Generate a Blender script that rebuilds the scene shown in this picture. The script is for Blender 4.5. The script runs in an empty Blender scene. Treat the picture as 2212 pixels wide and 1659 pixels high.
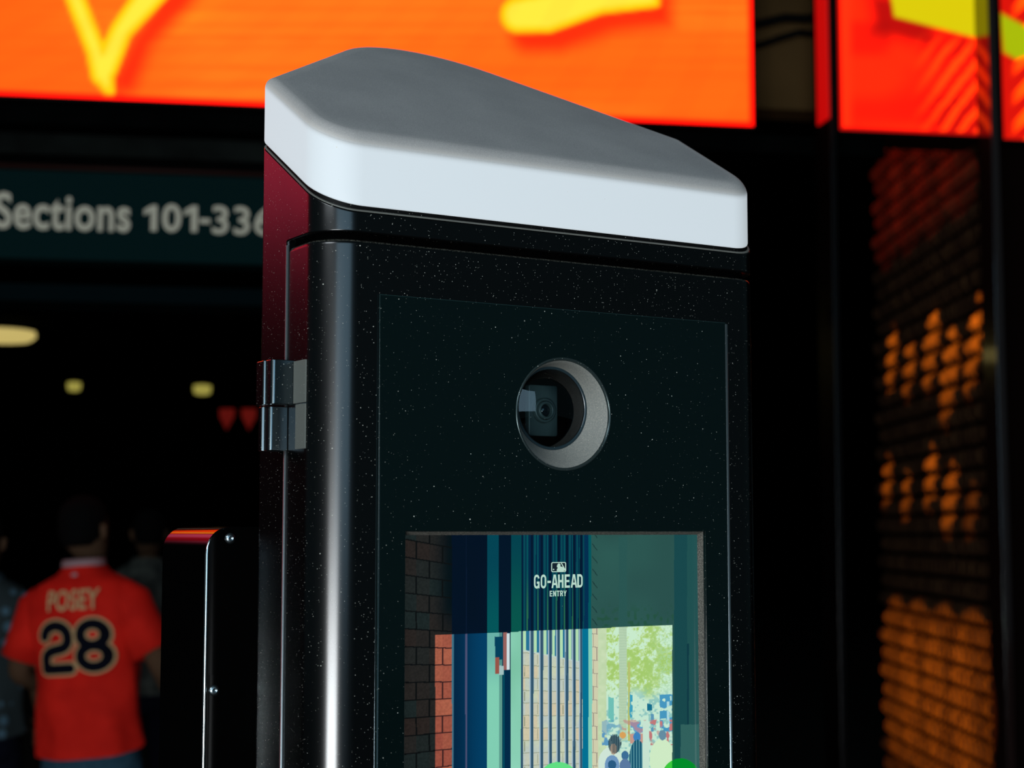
import bpy, bmesh, math, random
import numpy as np
from mathutils import Vector, Matrix, noise
random.seed(4)
rng = np.random.default_rng(7)
SC = bpy.context.scene
COL = SC.collection
PI = math.pi
R = math.radians

# ------------------------------------------------------------------ camera, world, light, exposure
EYE = 1.65                                  # camera height above the pavement
F_PX = 3550.0                               # focal length in pixels of a 2212 px wide frame
PITCH = math.atan(318 / F_PX)
cam_d = bpy.data.cameras.new('camera')
cam_d.sensor_width = 36.0
cam_d.lens = 36.0 * F_PX / 2212
cam_d.clip_start = 0.05; cam_d.clip_end = 200
cam_d.dof.use_dof = True
cam_d.dof.focus_distance = 1.33
cam_d.dof.aperture_fstop = 7.6
cam = bpy.data.objects.new('camera', cam_d)
COL.objects.link(cam)
cam.location = (0, 0, EYE)
cam.rotation_euler = (PI / 2 + PITCH, 0, 0)
SC.camera = cam

vs = SC.view_settings
vs.view_transform = 'Standard'; vs.look = 'None'; vs.gamma = 1; vs.use_curve_mapping = False
vs.exposure = 0.0

w = bpy.data.worlds.new('world'); SC.world = w; w.use_nodes = True
bg = w.node_tree.nodes['Background']
bg.inputs[0].default_value = (0.045, 0.085, 0.10, 1); bg.inputs[1].default_value = .45

def area(name, loc, target, sx, sy, power, color=(1, 1, 1)):
    l = bpy.data.lights.new(name, 'AREA'); l.shape = 'RECTANGLE'; l.size = sx; l.size_y = sy
    l.energy = power; l.color = color
    o = bpy.data.objects.new(name, l); COL.objects.link(o); o.location = loc
    d = Vector(target) - Vector(loc)
    o.rotation_euler = d.to_track_quat('-Z', 'Y').to_euler()
    return o
def spot(name, loc, target, power, deg, color=(1, 1, 1), blend=.5, radius=.02):
    l = bpy.data.lights.new(name, 'SPOT'); l.spot_size = R(deg); l.spot_blend = blend
    l.energy = power; l.color = color; l.shadow_soft_size = radius
    o = bpy.data.objects.new(name, l); COL.objects.link(o); o.location = loc
    o.rotation_euler = (Vector(target) - Vector(loc)).to_track_quat('-Z', 'Y').to_euler()
    return o
# daylight bounced off the sunlit plaza behind the photographer (low), and open sky to the left
area('plaza_daylight', (-1.25, -5.0, .60), (-.05, 1.3, 1.2), 3.0, 1.05, 430, (.93, .98, 1))
area('sky_daylight', (-2.6, -2.6, 4.2), (0, 1.4, 1.8), 2.2, 1.6, 105, (.86, .94, 1))
area('street_daylight', (1.25, -4.9, 3.1), (-.1, 1.3, 1.8), 5.0, 3.2, 120, (.42, .70, .92))

# ------------------------------------------------------------------ frames
A = R(31.2)                                  # the kiosk is turned by this much
U = Vector((math.cos(A), math.sin(A), 0)); V = Vector((-math.sin(A), math.cos(A), 0))
KO = Vector((-.1412, 1.21, 0))               # front-left corner of the kiosk on the ground
def proj(P):
    d = Vector(P) - Vector((0, 0, EYE))
    fw = Vector((0, math.cos(PITCH), math.sin(PITCH))); up = Vector((0, -math.sin(PITCH), math.cos(PITCH)))
    k = d.dot(fw)
    return 1106 + F_PX * d.x / k, 829.5 - F_PX * d.dot(up) / k
def at(px, py, Y):                           # point of the photograph at distance Y
    fw = Vector((0, math.cos(PITCH), math.sin(PITCH))); up = Vector((0, -math.sin(PITCH), math.cos(PITCH)))
    r = fw + Vector((1, 0, 0)) * ((px - 1106) / F_PX) - up * ((py - 829.5) / F_PX)
    return Vector((0, 0, EYE)) + r * (Y / r.y)
FA = R(9.5)                                  # the building front is turned by this much
FO = Vector((1.048, 7.0, 0)); FS = Vector((math.cos(FA), math.sin(FA), 0)); FN = Vector((math.sin(FA), -math.cos(FA), 0))
def fpt(px, py, N=0.0):                      # photograph pixel -> (S, Z) on the building front plane
    a = at(px, py, 1) - Vector((0, 0, EYE)); c = Vector((0, 0, EYE))
    o = FO + FN * N
    t = (o - c).dot(FN) / a.dot(FN)
    P = c + a * t
    return (P - FO).dot(FS), P.z
F_MAT = Matrix((( FS.x, -FN.x, 0, FO.x), (FS.y, -FN.y, 0, FO.y), (0, 0, 1, 0), (0, 0, 0, 1)))   # local x = S, y = into the building
K_MAT = Matrix(((U.x, V.x, 0, KO.x), (U.y, V.y, 0, KO.y), (0, 0, 1, 0), (0, 0, 0, 1)))

# ------------------------------------------------------------------ materials
def lin(c):
    return tuple(((x / 255) / 12.92 if x / 255 <= .04045 else ((x / 255 + .055) / 1.055) ** 2.4) for x in c)
def mat(name, rgb, rough=.5, metal=0.0, spec=.5, emit=None, es=0.0, coat=0.0, coat_rough=.05):
    m = bpy.data.materials.new(name); m.use_nodes = True
    p = m.node_tree.nodes['Principled BSDF']
    p.inputs['Base Color'].default_value = (*rgb, 1); p.inputs['Roughness'].default_value = rough
    p.inputs['Metallic'].default_value = metal; p.inputs['Specular IOR Level'].default_value = spec
    p.inputs['Coat Weight'].default_value = coat; p.inputs['Coat Roughness'].default_value = coat_rough
    if emit:
        p.inputs['Emission Color'].default_value = (*emit, 1); p.inputs['Emission Strength'].default_value = es
    return m
def grain(m, scale, lo, hi, det=4, stretch=(1, 1, 1), rough=None):
    """modulate the base colour with noise between two colours"""
    nt = m.node_tree; N = nt.nodes; L = nt.links; p = N['Principled BSDF']
    tc = N.new('ShaderNodeTexCoord'); mp = N.new('ShaderNodeMapping'); mp.inputs['Scale'].default_value = stretch
    n = N.new('ShaderNodeTexNoise'); n.inputs['Scale'].default_value = scale; n.inputs['Detail'].default_value = det
    r = N.new('ShaderNodeValToRGB'); r.color_ramp.elements[0].color = (*lo, 1); r.color_ramp.elements[1].color = (*hi, 1)
    r.color_ramp.elements[0].position = .35; r.color_ramp.elements[1].position = .65
    L.new(tc.outputs['Object'], mp.inputs[0]); L.new(mp.outputs[0], n.inputs['Vector']); L.new(n.outputs[0], r.inputs[0])
    L.new(r.outputs[0], p.inputs['Base Color'])
    if rough:
        mr = N.new('ShaderNodeMapRange'); mr.inputs['To Min'].default_value = rough[0]; mr.inputs['To Max'].default_value = rough[1]
        L.new(n.outputs[0], mr.inputs[0]); L.new(mr.outputs[0], p.inputs['Roughness'])
    return m
def dust(m, layers=((720, .17, .45), (380, .12, .42), (170, .08, .28), (60, .06, .12, (1.3, 1.3, .16))), color=(.42, .42, .37), film=0.0):
    """specks of dust lying on the surface; film = thin overall haze of dust"""
    nt = m.node_tree; N = nt.nodes; L = nt.links
    out = N['Material Output']; src = out.inputs[0].links[0].from_socket
    tc = N.new('ShaderNodeTexCoord'); total = None
    for lay in layers:
        sc, rad, frac = lay[:3]
        v = N.new('ShaderNodeTexVoronoi'); v.inputs['Scale'].default_value = sc; v.inputs['Randomness'].default_value = 1
        if len(lay) > 3:
            mp = N.new('ShaderNodeMapping'); mp.inputs['Scale'].default_value = lay[3]; mp.inputs['Rotation'].default_value = (0, .35, 0)
            L.new(tc.outputs['Object'], mp.inputs[0]); L.new(mp.outputs[0], v.inputs['Vector'])
        else: L.new(tc.outputs['Object'], v.inputs['Vector'])
        sep = N.new('ShaderNodeSeparateColor'); L.new(v.outputs['Color'], sep.inputs[0])
        # radius = rad * g if r < frac else 0
        lt = N.new('ShaderNodeMath'); lt.operation = 'LESS_THAN'; lt.inputs[1].default_value = frac; L.new(sep.outputs[0], lt.inputs[0])
        g = N.new('ShaderNodeMath'); g.operation = 'MULTIPLY'; g.inputs[1].default_value = rad; L.new(sep.outputs[1], g.inputs[0])
        gg = N.new('ShaderNodeMath'); gg.operation = 'MULTIPLY'; L.new(g.outputs[0], gg.inputs[0]); L.new(lt.outputs[0], gg.inputs[1])
        d = N.new('ShaderNodeMath'); d.operation = 'LESS_THAN'; L.new(v.outputs['Distance'], d.inputs[0]); L.new(gg.outputs[0], d.inputs[1])
        br = N.new('ShaderNodeMath'); br.operation = 'MULTIPLY'; L.new(d.outputs[0], br.inputs[0]); L.new(sep.outputs[2], br.inputs[1])
        if total is None: total = br.outputs[0]
        else:
            mx = N.new('ShaderNodeMath'); mx.operation = 'MAXIMUM'; L.new(total, mx.inputs[0]); L.new(br.outputs[0], mx.inputs[1]); total = mx.outputs[0]
    if film:
        n = N.new('ShaderNodeTexNoise'); n.inputs['Scale'].default_value = 900; n.inputs['Detail'].default_value = 2
        L.new(tc.outputs['Object'], n.inputs['Vector'])
        mr = N.new('ShaderNodeMapRange'); mr.inputs['From Min'].default_value = .4; mr.inputs['From Max'].default_value = .7
        mr.inputs['To Max'].default_value = film; L.new(n.outputs[0], mr.inputs[0])
        mx = N.new('ShaderNodeMath'); mx.operation = 'MAXIMUM'; L.new(total, mx.inputs[0]); L.new(mr.outputs[0], mx.inputs[1]); total = mx.outputs[0]
    df = N.new('ShaderNodeBsdfDiffuse'); df.inputs[0].default_value = (*color, 1)
    ms = N.new('ShaderNodeMixShader'); L.new(total, ms.inputs[0]); L.new(src, ms.inputs[1]); L.new(df.outputs[0], ms.inputs[2])
    L.new(ms.outputs[0], out.inputs[0])
    return m
def picture(name, strength=1.0, red=1.0, rough=.3, spec=.5, base=(.004, .006, .006)):
    """a self-luminous screen whose picture is stored per vertex"""
    m = mat(name, base, rough, spec=spec)
    nt = m.node_tree; a = nt.nodes.new('ShaderNodeAttribute'); a.attribute_name = 'Col'
    p = nt.nodes['Principled BSDF']
    vm = nt.nodes.new('ShaderNodeVectorMath'); vm.operation = 'MULTIPLY'; vm.inputs[1].default_value = (red, 1, 1)
    nt.links.new(a.outputs['Color'], vm.inputs[0]); nt.links.new(vm.outputs[0], p.inputs['Emission Color']); p.inputs['Emission Strength'].default_value = strength
    return m

M = {}
M['paint'] = dust(mat('black_satin_paint', (.0006, .0008, .0009), .235, spec=.6))
M['paint_side'] = M['paint']
M['paint_dusty'] = dust(mat('black_paint_under_dust', (.002, .002, .002), .3, spec=.4), film=.20, color=(.25, .25, .2))
M['gasket'] = dust(mat('black_gasket', (.0008, .0008, .0008), .6, spec=.1))
M['ledge'] = dust(mat('dusty_ledge', (.02, .02, .02), .6), color=(.4, .4, .35), film=.75)
M['pane'] = dust(mat('dark_tinted_pane', (.0012, .0042, .0043), .09, spec=.45), layers=((760, .19, .55), (420, .14, .5), (190, .09, .40), (80, .05, .25), (60, .07, .18, (1.3, 1.3, .16))))
M['pane_rim'] = mat('polished_pane_edge', (.02, .05, .05), .15, metal=.4)
M['lip'] = dust(mat('dusty_screen_lip', (.05, .048, .042), .85, spec=.2), film=.35, color=(.28, .26, .22))
M['cone'] = dust(mat('grey_camera_cone', (.125, .13, .12), .75), layers=((620, .18, .5),), film=.14, color=(.5, .47, .38))
M['module'] = mat('camera_module_plastic', (.035, .05, .05), .45)
M['black'] = mat('matt_black', (.0006, .0006, .0006), .9, spec=0)
M['lensglass'] = mat('lens_glass', (.002, .004, .006), .04)
M['hinge'] = dust(mat('hinge_dark_metal', (.11, .135, .145), .24, metal=1))
M['hinge_leaf'] = dust(mat('hinge_leaf_grey', (.075, .082, .074), .8, spec=.2))
M['screw'] = mat('steel_screw', (.25, .3, .32), .3, metal=1)
M['slab'] = mat('black_barrier_paint', (.0006, .0006, .0006), .10, spec=.16)
M['chrome'] = mat('polished_edge', (.5, .55, .56), .2, metal=1)
M['text'] = mat('display_lettering', (.01, .01, .01), .5, emit=lin((178, 212, 196)), es=1.0)
M['emblem_dark'] = mat('display_emblem_ground', (.001, .004, .008), .5, emit=lin((0, 14, 24)), es=1.0)
M['dark_metal'] = mat('dark_metal', (.001, .001, .001), .7, spec=.08)
# building
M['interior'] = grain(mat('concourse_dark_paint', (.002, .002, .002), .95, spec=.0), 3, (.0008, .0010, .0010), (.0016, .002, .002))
M['pavement'] = grain(mat('grey_concrete_floor', (.02, .02, .02), .8, spec=.2), 6, (.016, .017, .017), (.03, .03, .028))
M['beam'] = grain(mat('painted_steel_beam', (.02, .03, .028), .9, spec=.02), 2.2, (.001, .001, .001), (.008, .010, .009), 3)
M['beam_teal'] = mat('teal_beam', (.001, .004, .005), .9, spec=.02)
M['sign_green'] = mat('sign_dark_green', (.002, .012, .0125), .9, spec=.02)
M['sign_text'] = mat('sign_cream_lettering', (.45, .41, .31), .6)
M['brownwall'] = grain(mat('brown_plaster', (.2, .11, .05), .9, spec=.02), 1.5, (.055, .032, .012), (.085, .048, .018))
M['fin'] = mat('dark_glossy_mullion', (.002, .001, .001), .25, spec=.35)
M['brick'] = grain(mat('sandy_brick', (.5, .26, .12), .9, spec=.02), 14, (.030, .014, .008), (.060, .030, .014))
M['mortar'] = mat('dark_mortar', (.004, .002, .0015), .95, spec=0)
M['led'] = picture('led_wall', 1.0, 2.6, .8, .1)
M['display'] = picture('touch_display', 1.0, 1.0, .12, .3, (.001, .002, .002))
dust(M['display'], layers=((260, .075, .35), (60, .035, .3)), color=(.5, .52, .48))
M['lamp'] = mat('warm_lamp', (.1, .1, .05), .5, emit=(1, .78, .25), es=.55)
M['lamp_small'] = mat('dim_warm_lamp', (.1, .1, .05), .5, emit=(.9, .78, .15), es=.35)
M['pennant'] = mat('red_pennant_cloth', (.5, .02, .01), .8, emit=None)
M['jersey'] = grain(mat('red_jersey', (.62, .02, .01), .85, spec=.1), 9, (.36, .006, .003), (.48, .010, .005))
M['jeans'] = grain(mat('blue_jeans', (.06, .12, .18), .9, spec=.05), 60, (.012, .035, .055), (.02, .05, .075))
M['skin'] = mat('skin', (.055, .030, .017), .85, spec=.05)
M['hair'] = mat('black_hair', (.001, .001, .001), .9, spec=.05)
M['navy'] = mat('navy_twill', (.002, .0025, .006), .9, spec=.05)
M['cream'] = mat('cream_twill', (.36, .22, .10), .8)
M['collar'] = mat('grey_collar', (.20, .12, .13), .8)
M['shirt_teal'] = mat('dark_teal_shirt', (.003, .010, .012), .9)
M['shirt_grey'] = grain(mat('grey_patterned_shirt', (.2, .22, .2), .9), 12, (.004, .005, .004), (.05, .055, .045), 2)
def dotted(m, scale, rad, c0, c1):
    nt = m.node_tree; N = nt.nodes; L = nt.links; tc = N.new('ShaderNodeTexCoord')
    v = N.new('ShaderNodeTexVoronoi'); v.inputs['Scale'].default_value = scale; v.inputs['Randomness'].default_value = .25; L.new(tc.outputs['Object'], v.inputs['Vector'])
    r = N.new('ShaderNodeValToRGB'); r.color_ramp.elements[0].color = (*c1, 1); r.color_ramp.elements[1].color = (*c0, 1)
    r.color_ramp.elements[0].position = rad; r.color_ramp.elements[1].position = rad + .05
    L.new(v.outputs['Distance'], r.inputs[0]); L.new(r.outputs[0], N['Principled BSDF'].inputs['Base Color']); return m
M['shirt_teal'] = dotted(M['shirt_teal'], 16, .30, (.003, .010, .012), (.03, .07, .10))
M['shoe'] = mat('dark_shoe', (.01, .01, .01), .6)

# cap: opal plastic, lit from inside along its side; dark plate shows through the top.
def cap_material():
    m = mat('opal_cap_plastic', (.5, .5, .5), .62, spec=.3)
    nt = m.node_tree; N = nt.nodes; L = nt.links; p = N['Principled BSDF']
    a = N.new('ShaderNodeAttribute'); a.attribute_name = 'opal'
    tc = N.new('ShaderNodeTexCoord'); n = N.new('ShaderNodeTexNoise'); n.inputs['Scale'].default_value = 1100; n.inputs['Detail'].default_value = 2
    L.new(tc.outputs['Object'], n.inputs['Vector'])
    n2 = N.new('ShaderNodeTexNoise'); n2.inputs['Scale'].default_value = 16; n2.inputs['Detail'].default_value = 3
    L.new(tc.outputs['Object'], n2.inputs['Vector'])
    ad = N.new('ShaderNodeMath'); ad.operation = 'MULTIPLY_ADD'; ad.inputs[1].default_value = .72; L.new(n.outputs[0], ad.inputs[0]); 
    h = N.new('ShaderNodeMath'); h.operation = 'MULTIPLY'; h.inputs[1].default_value = .28; L.new(n2.outputs[0], h.inputs[0]); L.new(h.outputs[0], ad.inputs[2])
    top = N.new('ShaderNodeValToRGB'); top.color_ramp.elements[0].color = (.215, .215, .215, 1); top.color_ramp.elements[1].color = (.30, .295, .29, 1)
    top.color_ramp.elements[0].position = .38; top.color_ramp.elements[1].position = .62
    L.new(ad.outputs[0], top.inputs[0])
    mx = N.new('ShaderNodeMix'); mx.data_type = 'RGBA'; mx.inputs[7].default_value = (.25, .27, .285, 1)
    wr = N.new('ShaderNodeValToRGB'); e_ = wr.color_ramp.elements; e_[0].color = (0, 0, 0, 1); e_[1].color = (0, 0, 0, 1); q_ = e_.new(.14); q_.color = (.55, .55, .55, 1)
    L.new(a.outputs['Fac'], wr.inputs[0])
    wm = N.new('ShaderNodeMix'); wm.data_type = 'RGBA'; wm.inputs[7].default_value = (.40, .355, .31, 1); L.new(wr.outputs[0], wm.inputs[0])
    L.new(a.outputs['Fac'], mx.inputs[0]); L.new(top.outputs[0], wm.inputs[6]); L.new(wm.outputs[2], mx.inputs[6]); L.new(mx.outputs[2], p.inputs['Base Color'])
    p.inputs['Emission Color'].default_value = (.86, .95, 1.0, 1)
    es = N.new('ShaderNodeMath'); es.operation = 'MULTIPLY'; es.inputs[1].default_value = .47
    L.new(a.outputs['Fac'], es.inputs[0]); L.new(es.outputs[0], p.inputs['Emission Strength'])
    return dust(m, layers=((330, .10, .16), (150, .08, .14), (45, .035, .25)), color=(.55, .53, .46))
M['cap'] = cap_material()

# ------------------------------------------------------------------ object helpers
def tag(o, label=None, cat=None, group=None, kind=None):
    if label: o['label'] = label
    if cat: o['category'] = cat
    if group: o['group'] = group
    if kind: o['kind'] = kind
    return o
def empty(name, mw):
    o = bpy.data.objects.new(name, None); COL.objects.link(o); o.matrix_world = mw
    o.empty_display_size = .05
    return o
def link_mesh(name, me, m, parent=None, smooth=False, mw=None):
    o = bpy.data.objects.new(name, me); COL.objects.link(o)
    if m:
        for mm in (m if isinstance(m, (list, tuple)) else [m]): me.materials.append(mm)
    if parent: o.parent = parent
    if mw is not None: o.matrix_world = mw
    if smooth:
        for p in me.polygons: p.use_smooth = True
    return o
def bm_obj(name, bm, m, parent=None, smooth=False, angle=None, mw=None, bevel=0):
    if bevel:
        bmesh.ops.bevel(bm, geom=list(bm.edges), offset=bevel, segments=2, profile=.5, affect='EDGES', clamp_overlap=True)
    bmesh.ops.recalc_face_normals(bm, faces=bm.faces)
    me = bpy.data.meshes.new(name); bm.to_mesh(me); bm.free()
    o = link_mesh(name, me, m, parent, smooth or angle is not None, mw)
    if angle is not None:
        me.set_sharp_from_angle(angle=R(angle))
        wn = o.modifiers.new('weighted', 'WEIGHTED_NORMAL'); wn.keep_sharp = True; wn.weight = 90
    return o
def add_box(bm, x0, x1, y0, y1, z0, z1):
    vv = [bm.verts.new(c) for c in ((x0, y0, z0), (x1, y0, z0), (x1, y1, z0), (x0, y1, z0), (x0, y0, z1), (x1, y0, z1), (x1, y1, z1), (x0, y1, z1))]
    for f in ((3, 2, 1, 0), (4, 5, 6, 7), (0, 1, 5, 4), (1, 2, 6, 5), (2, 3, 7, 6), (3, 0, 4, 7)): bm.faces.new([vv[i] for i in f])
def box(name, b, m, parent=None, bevel=0, mw=None, angle=40):
    bm = bmesh.new(); add_box(bm, *b)
    return bm_obj(name, bm, m, parent, bevel=bevel, mw=mw, angle=angle if bevel else None)
def add_loft(bm, rings, cap0=True, cap1=True, closed=True):
    vs_ = [[bm.verts.new(p) for p in r] for r in rings]
    for a, b in zip(vs_, vs_[1:]):
        n = len(a)
        for i in range(n if closed else n - 1):
            j = (i + 1) % n
            bm.faces.new((a[i], a[j], b[j], b[i]))
    if cap0: bm.faces.new(vs_[0][::-1])
    if cap1: bm.faces.new(vs_[-1])
    return vs_
def add_tube(bm, pts, rad, n=10, caps=True):
    pts = [Vector(p) for p in pts]; rings = []
    rad = rad if isinstance(rad, (list, tuple)) else [rad] * len(pts)
    prev = None
    for i, p in enumerate(pts):
        t = (pts[min(i + 1, len(pts) - 1)] - pts[max(i - 1, 0)]).normalized()
        if prev is None:
            x = t.orthogonal().normalized()
        else:
            x = (prev - t * prev.dot(t)).normalized()
        prev = x; y = t.cross(x)
        rings.append([p + (x * math.cos(2 * PI * k / n) + y * math.sin(2 * PI * k / n)) * rad[i] for k in range(n)])
    add_loft(bm, rings, caps, caps)
def rounded_poly(pts, radii, seg=10):
    """closed polygon (ccw) with rounded corners -> list of 2D points"""
    out = []; n = len(pts)
    for i in range(n):
        p = Vector(pts[i]); a = Vector(pts[i - 1]); b = Vector(pts[(i + 1) % n]); r = radii[i]
        if r <= 0: out.append(tuple(p)); continue
        da = (a - p).normalized(); db = (b - p).normalized()
        ang = da.angle(db); t = r / math.tan(ang / 2); bis = (da + db).normalized(); c = p + bis * (r / math.sin(ang / 2))
        s = p + da * t; e = p + db * t
        a0 = math.atan2(s.y - c.y, s.x - c.x); a1 = math.atan2(e.y - c.y, e.x - c.x)
        d = a1 - a0
        while d <= -PI: d += 2 * PI
        while d > PI: d -= 2 * PI
        for k in range(seg + 1):
            q = a0 + d * k / seg
            out.append((c.x + r * math.cos(q), c.y + r * math.sin(q)))
    return out
def curve_plate(splines, depth, bevel=0.0, bres=2):
    """2D outlines (with holes) -> mesh plate; lies in local XY, thickness +-depth"""
    cu = bpy.data.curves.new('tmp', 'CURVE'); cu.dimensions = '2D'; cu.fill_mode = 'BOTH'
    cu.extrude = depth; cu.bevel_depth = bevel; cu.bevel_resolution = bres; cu.offset = -bevel
    for s in splines:
        sp = cu.splines.new('POLY'); sp.points.add(len(s) - 1); sp.use_cyclic_u = True
        for i, p in enumerate(s): sp.points[i].co = (p[0], p[1], 0, 1)
    o = bpy.data.objects.new('tmp', cu); COL.objects.link(o)
    dg = bpy.context.evaluated_depsgraph_get()
    me = bpy.data.meshes.new_from_object(o.evaluated_get(dg)); bpy.data.objects.remove(o)
    return me
def text_mesh(s, depth=.0, offset=0.0, spacing=1.0):
    cu = bpy.data.curves.new('tmp', 'FONT'); cu.body = s; cu.size = 1; cu.extrude = depth; cu.offset = offset
    cu.space_character = spacing
    o = bpy.data.objects.new('tmp', cu); COL.objects.link(o)
    dg = bpy.context.evaluated_depsgraph_get()
    me = bpy.data.meshes.new_from_object(o.evaluated_get(dg)); bpy.data.objects.remove(o)
    return me
def fit_mesh(me, x0, x1, y0, y1, d=0.0):
    """scale the XY extent of a mesh onto a rectangle; z -> flattened to thickness d"""
    co = np.empty(len(me.vertices) * 3); me.vertices.foreach_get('co', co); co = co.reshape(-1, 3)
    mn = co.min(0); mx = co.max(0)
    co[:, 0] = x0 + (co[:, 0] - mn[0]) / (mx[0] - mn[0]) * (x1 - x0)
    co[:, 1] = y0 + (co[:, 1] - mn[1]) / (mx[1] - mn[1]) * (y1 - y0)
    if mx[2] - mn[2] > 1e-9: co[:, 2] = (co[:, 2] - mn[2]) / (mx[2] - mn[2]) * d
    me.vertices.foreach_set('co', co.ravel()); me.update()
    return me
UPRIGHT = Matrix(((1, 0, 0, 0), (0, 0, -1, 0), (0, 1, 0, 0), (0, 0, 0, 1)))     # XY plate -> XZ plate facing -Y
def grid_picture(name, xs, zs, y, colors, m, parent):
    """flat grid in the XZ plane with one colour per vertex"""
    nx, nz = len(xs), len(zs)
    X, Z = np.meshgrid(xs, zs); co = np.stack([X, np.full_like(X, y), Z], -1).reshape(-1, 3)
    i = np.arange(nx * nz).reshape(nz, nx)
    q = np.stack([i[:-1, :-1], i[:-1, 1:], i[1:, 1:], i[1:, :-1]], -1).reshape(-1, 4)
    me = bpy.data.meshes.new(name); me.vertices.add(len(co)); me.vertices.foreach_set('co', co.ravel())
    me.loops.add(q.size); me.loops.foreach_set('vertex_index', q.ravel())
    me.polygons.add(len(q)); me.polygons.foreach_set('loop_start', np.arange(0, q.size, 4)); me.update(calc_edges=True)
    at_ = me.color_attributes.new('Col', 'FLOAT_COLOR', 'POINT')
    c = np.concatenate([colors.reshape(-1, 3), np.ones((nx * nz, 1))], 1).astype(np.float32)
    at_.data.foreach_set('color', c.ravel())
    return link_mesh(name, me, m, parent)

# ------------------------------------------------------------------ setting: floor, concourse, beams
tag(box('floor', (-16, 16, -8, 34, -.1, 0), M['pavement']), kind='structure')
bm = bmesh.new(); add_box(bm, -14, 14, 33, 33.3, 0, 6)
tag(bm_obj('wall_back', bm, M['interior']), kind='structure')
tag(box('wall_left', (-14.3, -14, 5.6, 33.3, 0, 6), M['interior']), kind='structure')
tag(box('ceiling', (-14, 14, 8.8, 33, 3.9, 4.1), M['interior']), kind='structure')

def frame_box(name, s0, s1, y0, y1, z0, z1, m, kind='structure', bevel=0, parent=None):
    o = box(name, (s0, s1, y0, y1, z0, z1), m, parent, bevel)
    if parent is None:
        o.matrix_world = F_MAT
        if kind: tag(o, kind=kind)
    return o
# solid front above the entrance, behind the screens
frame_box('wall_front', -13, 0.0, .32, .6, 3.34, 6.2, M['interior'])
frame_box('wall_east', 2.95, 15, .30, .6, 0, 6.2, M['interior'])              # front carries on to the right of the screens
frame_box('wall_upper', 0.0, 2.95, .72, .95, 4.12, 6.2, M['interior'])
frame_box('trim_1', -4.3, .62, .05, .30, 3.30, 3.375, M['interior'])          # black soffit under the screen
bz = [fpt(200, y)[1] for y in (258, 300, 336, 352)]
frame_box('trim_2', -4.3, -.6, .22, .5, bz[1] - .02, bz[0], M['beam'])
frame_box('trim_3', -4.3, -.6, .34, .5, bz[2], bz[1] - .02, M['interior'])
bm = bmesh.new(); add_tube(bm, [(-4.3, .18, bz[3] + .015), (-.6, .18, bz[3] + .015)], .013, 12)
o = bm_obj('conduit', bm, mat('dark_conduit', (.012, .003, .002), .6, spec=.08), smooth=True, mw=F_MAT)
tag(o, 'thin dark pipe catching red glow under the orange screen', 'pipe')
bz = [fpt(300, y)[1] for y in (603, 640)]
frame_box('trim_4', -13, 0, .2, .5, bz[1], bz[0], M['beam_teal'])
# brown wall seen between the two screens
s0, _ = fpt(1634, 100, -.5); s1, _ = fpt(1800, 100, -.5); _, zb = fpt(1700, 236, -.5)
frame_box('wall_right', s0 - .6, s1 + .3, .5, .7, zb, 6.0, M['brownwall'])
bm = bmesh.new()
pa = [(1600, 52), (1650, 46), (1700, 34), (1745, 36), (1790, 30)]; pb = [(1600, 100), (1650, 92), (1690, 78), (1730, 66), (1790, 72)]
add_tube(bm, [(fpt(x, y, -.42)[0], .45, fpt(x, y, -.42)[1]) for x, y in pa], .022, 10)
o = bm_obj('ceiling_pipe', bm, M['dark_metal'], smooth=True, mw=F_MAT)
tag(o, 'upper of two dark bent pipes on the brown wall between the screens', 'pipe', 'dark pipes on the brown wall')
bm = bmesh.new(); add_tube(bm, [(fpt(x, y, -.42)[0], .45, fpt(x, y, -.42)[1]) for x, y in pb], .017, 10)
o = bm_obj('ceiling_pipe', bm, M['dark_metal'], smooth=True, mw=F_MAT)
tag(o, 'lower of two dark bent pipes on the brown wall between the screens', 'pipe', 'dark pipes on the brown wall')

# ------------------------------------------------------------------ LED walls
def smooth(e0, e1, x):
    t = np.clip((x - e0) / (e1 - e0), 0, 1); return t * t * (3 - 2 * t)
def seg_dist(px, py, ax, ay, bx, by):
    dx, dy = bx - ax, by - ay
    t = np.clip(((px - ax) * dx + (py - ay) * dy) / (dx * dx + dy * dy), 0, 1)
    return np.hypot(px - ax - t * dx, py - ay - t * dy), t
def stroke(px, py, pts, w):
    """soft-edged brush stroke; pts (x,y,width scale). returns signed distance (negative inside)"""
    d = np.full(px.shape, 1e9)
    for (ax, ay, aw), (bx, by, bw) in zip(pts, pts[1:]):
        dd, t = seg_dist(px, py, ax, ay, bx, by); d = np.minimum(d, dd - w * (aw + (bw - aw) * t))
    return d
def lina(c): return np.array(lin(c))
LR = np.array([1 / 2.6, 1, 1])               # colours whose red is not driven to the limit
def mixc(a, b, t): return a + (b - a) * t[..., None]
def vnoise(x, y, seed):
    r = np.random.default_rng(seed).random((256, 256))
    xi = np.floor(x).astype(int); yi = np.floor(y).astype(int); fx = x - xi; fy = y - yi
    fx = fx * fx * (3 - 2 * fx); fy = fy * fy * (3 - 2 * fy)
    g = lambda i, j: r[(yi + j) % 256, (xi + i) % 256]
    return (g(0, 0) * (1 - fx) + g(1, 0) * fx) * (1 - fy) + (g(0, 1) * (1 - fx) + g(1, 1) * fx) * fy
def plane_px(S, Z, N=0.0):
    """where points of the building front fall in the photograph (lays out the picture shown on the LED wall)"""
    P = np.stack([FO.x + FS.x * S + FN.x * N, FO.y + FS.y * S + FN.y * N, Z - EYE], -1)
    k = P[..., 1] * math.cos(PITCH) + P[..., 2] * math.sin(PITCH)
    v = -P[..., 1] * math.sin(PITCH) + P[..., 2] * math.cos(PITCH)
    return 1106 + F_PX * P[..., 0] / k, 829.5 - F_PX * v / k

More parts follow.
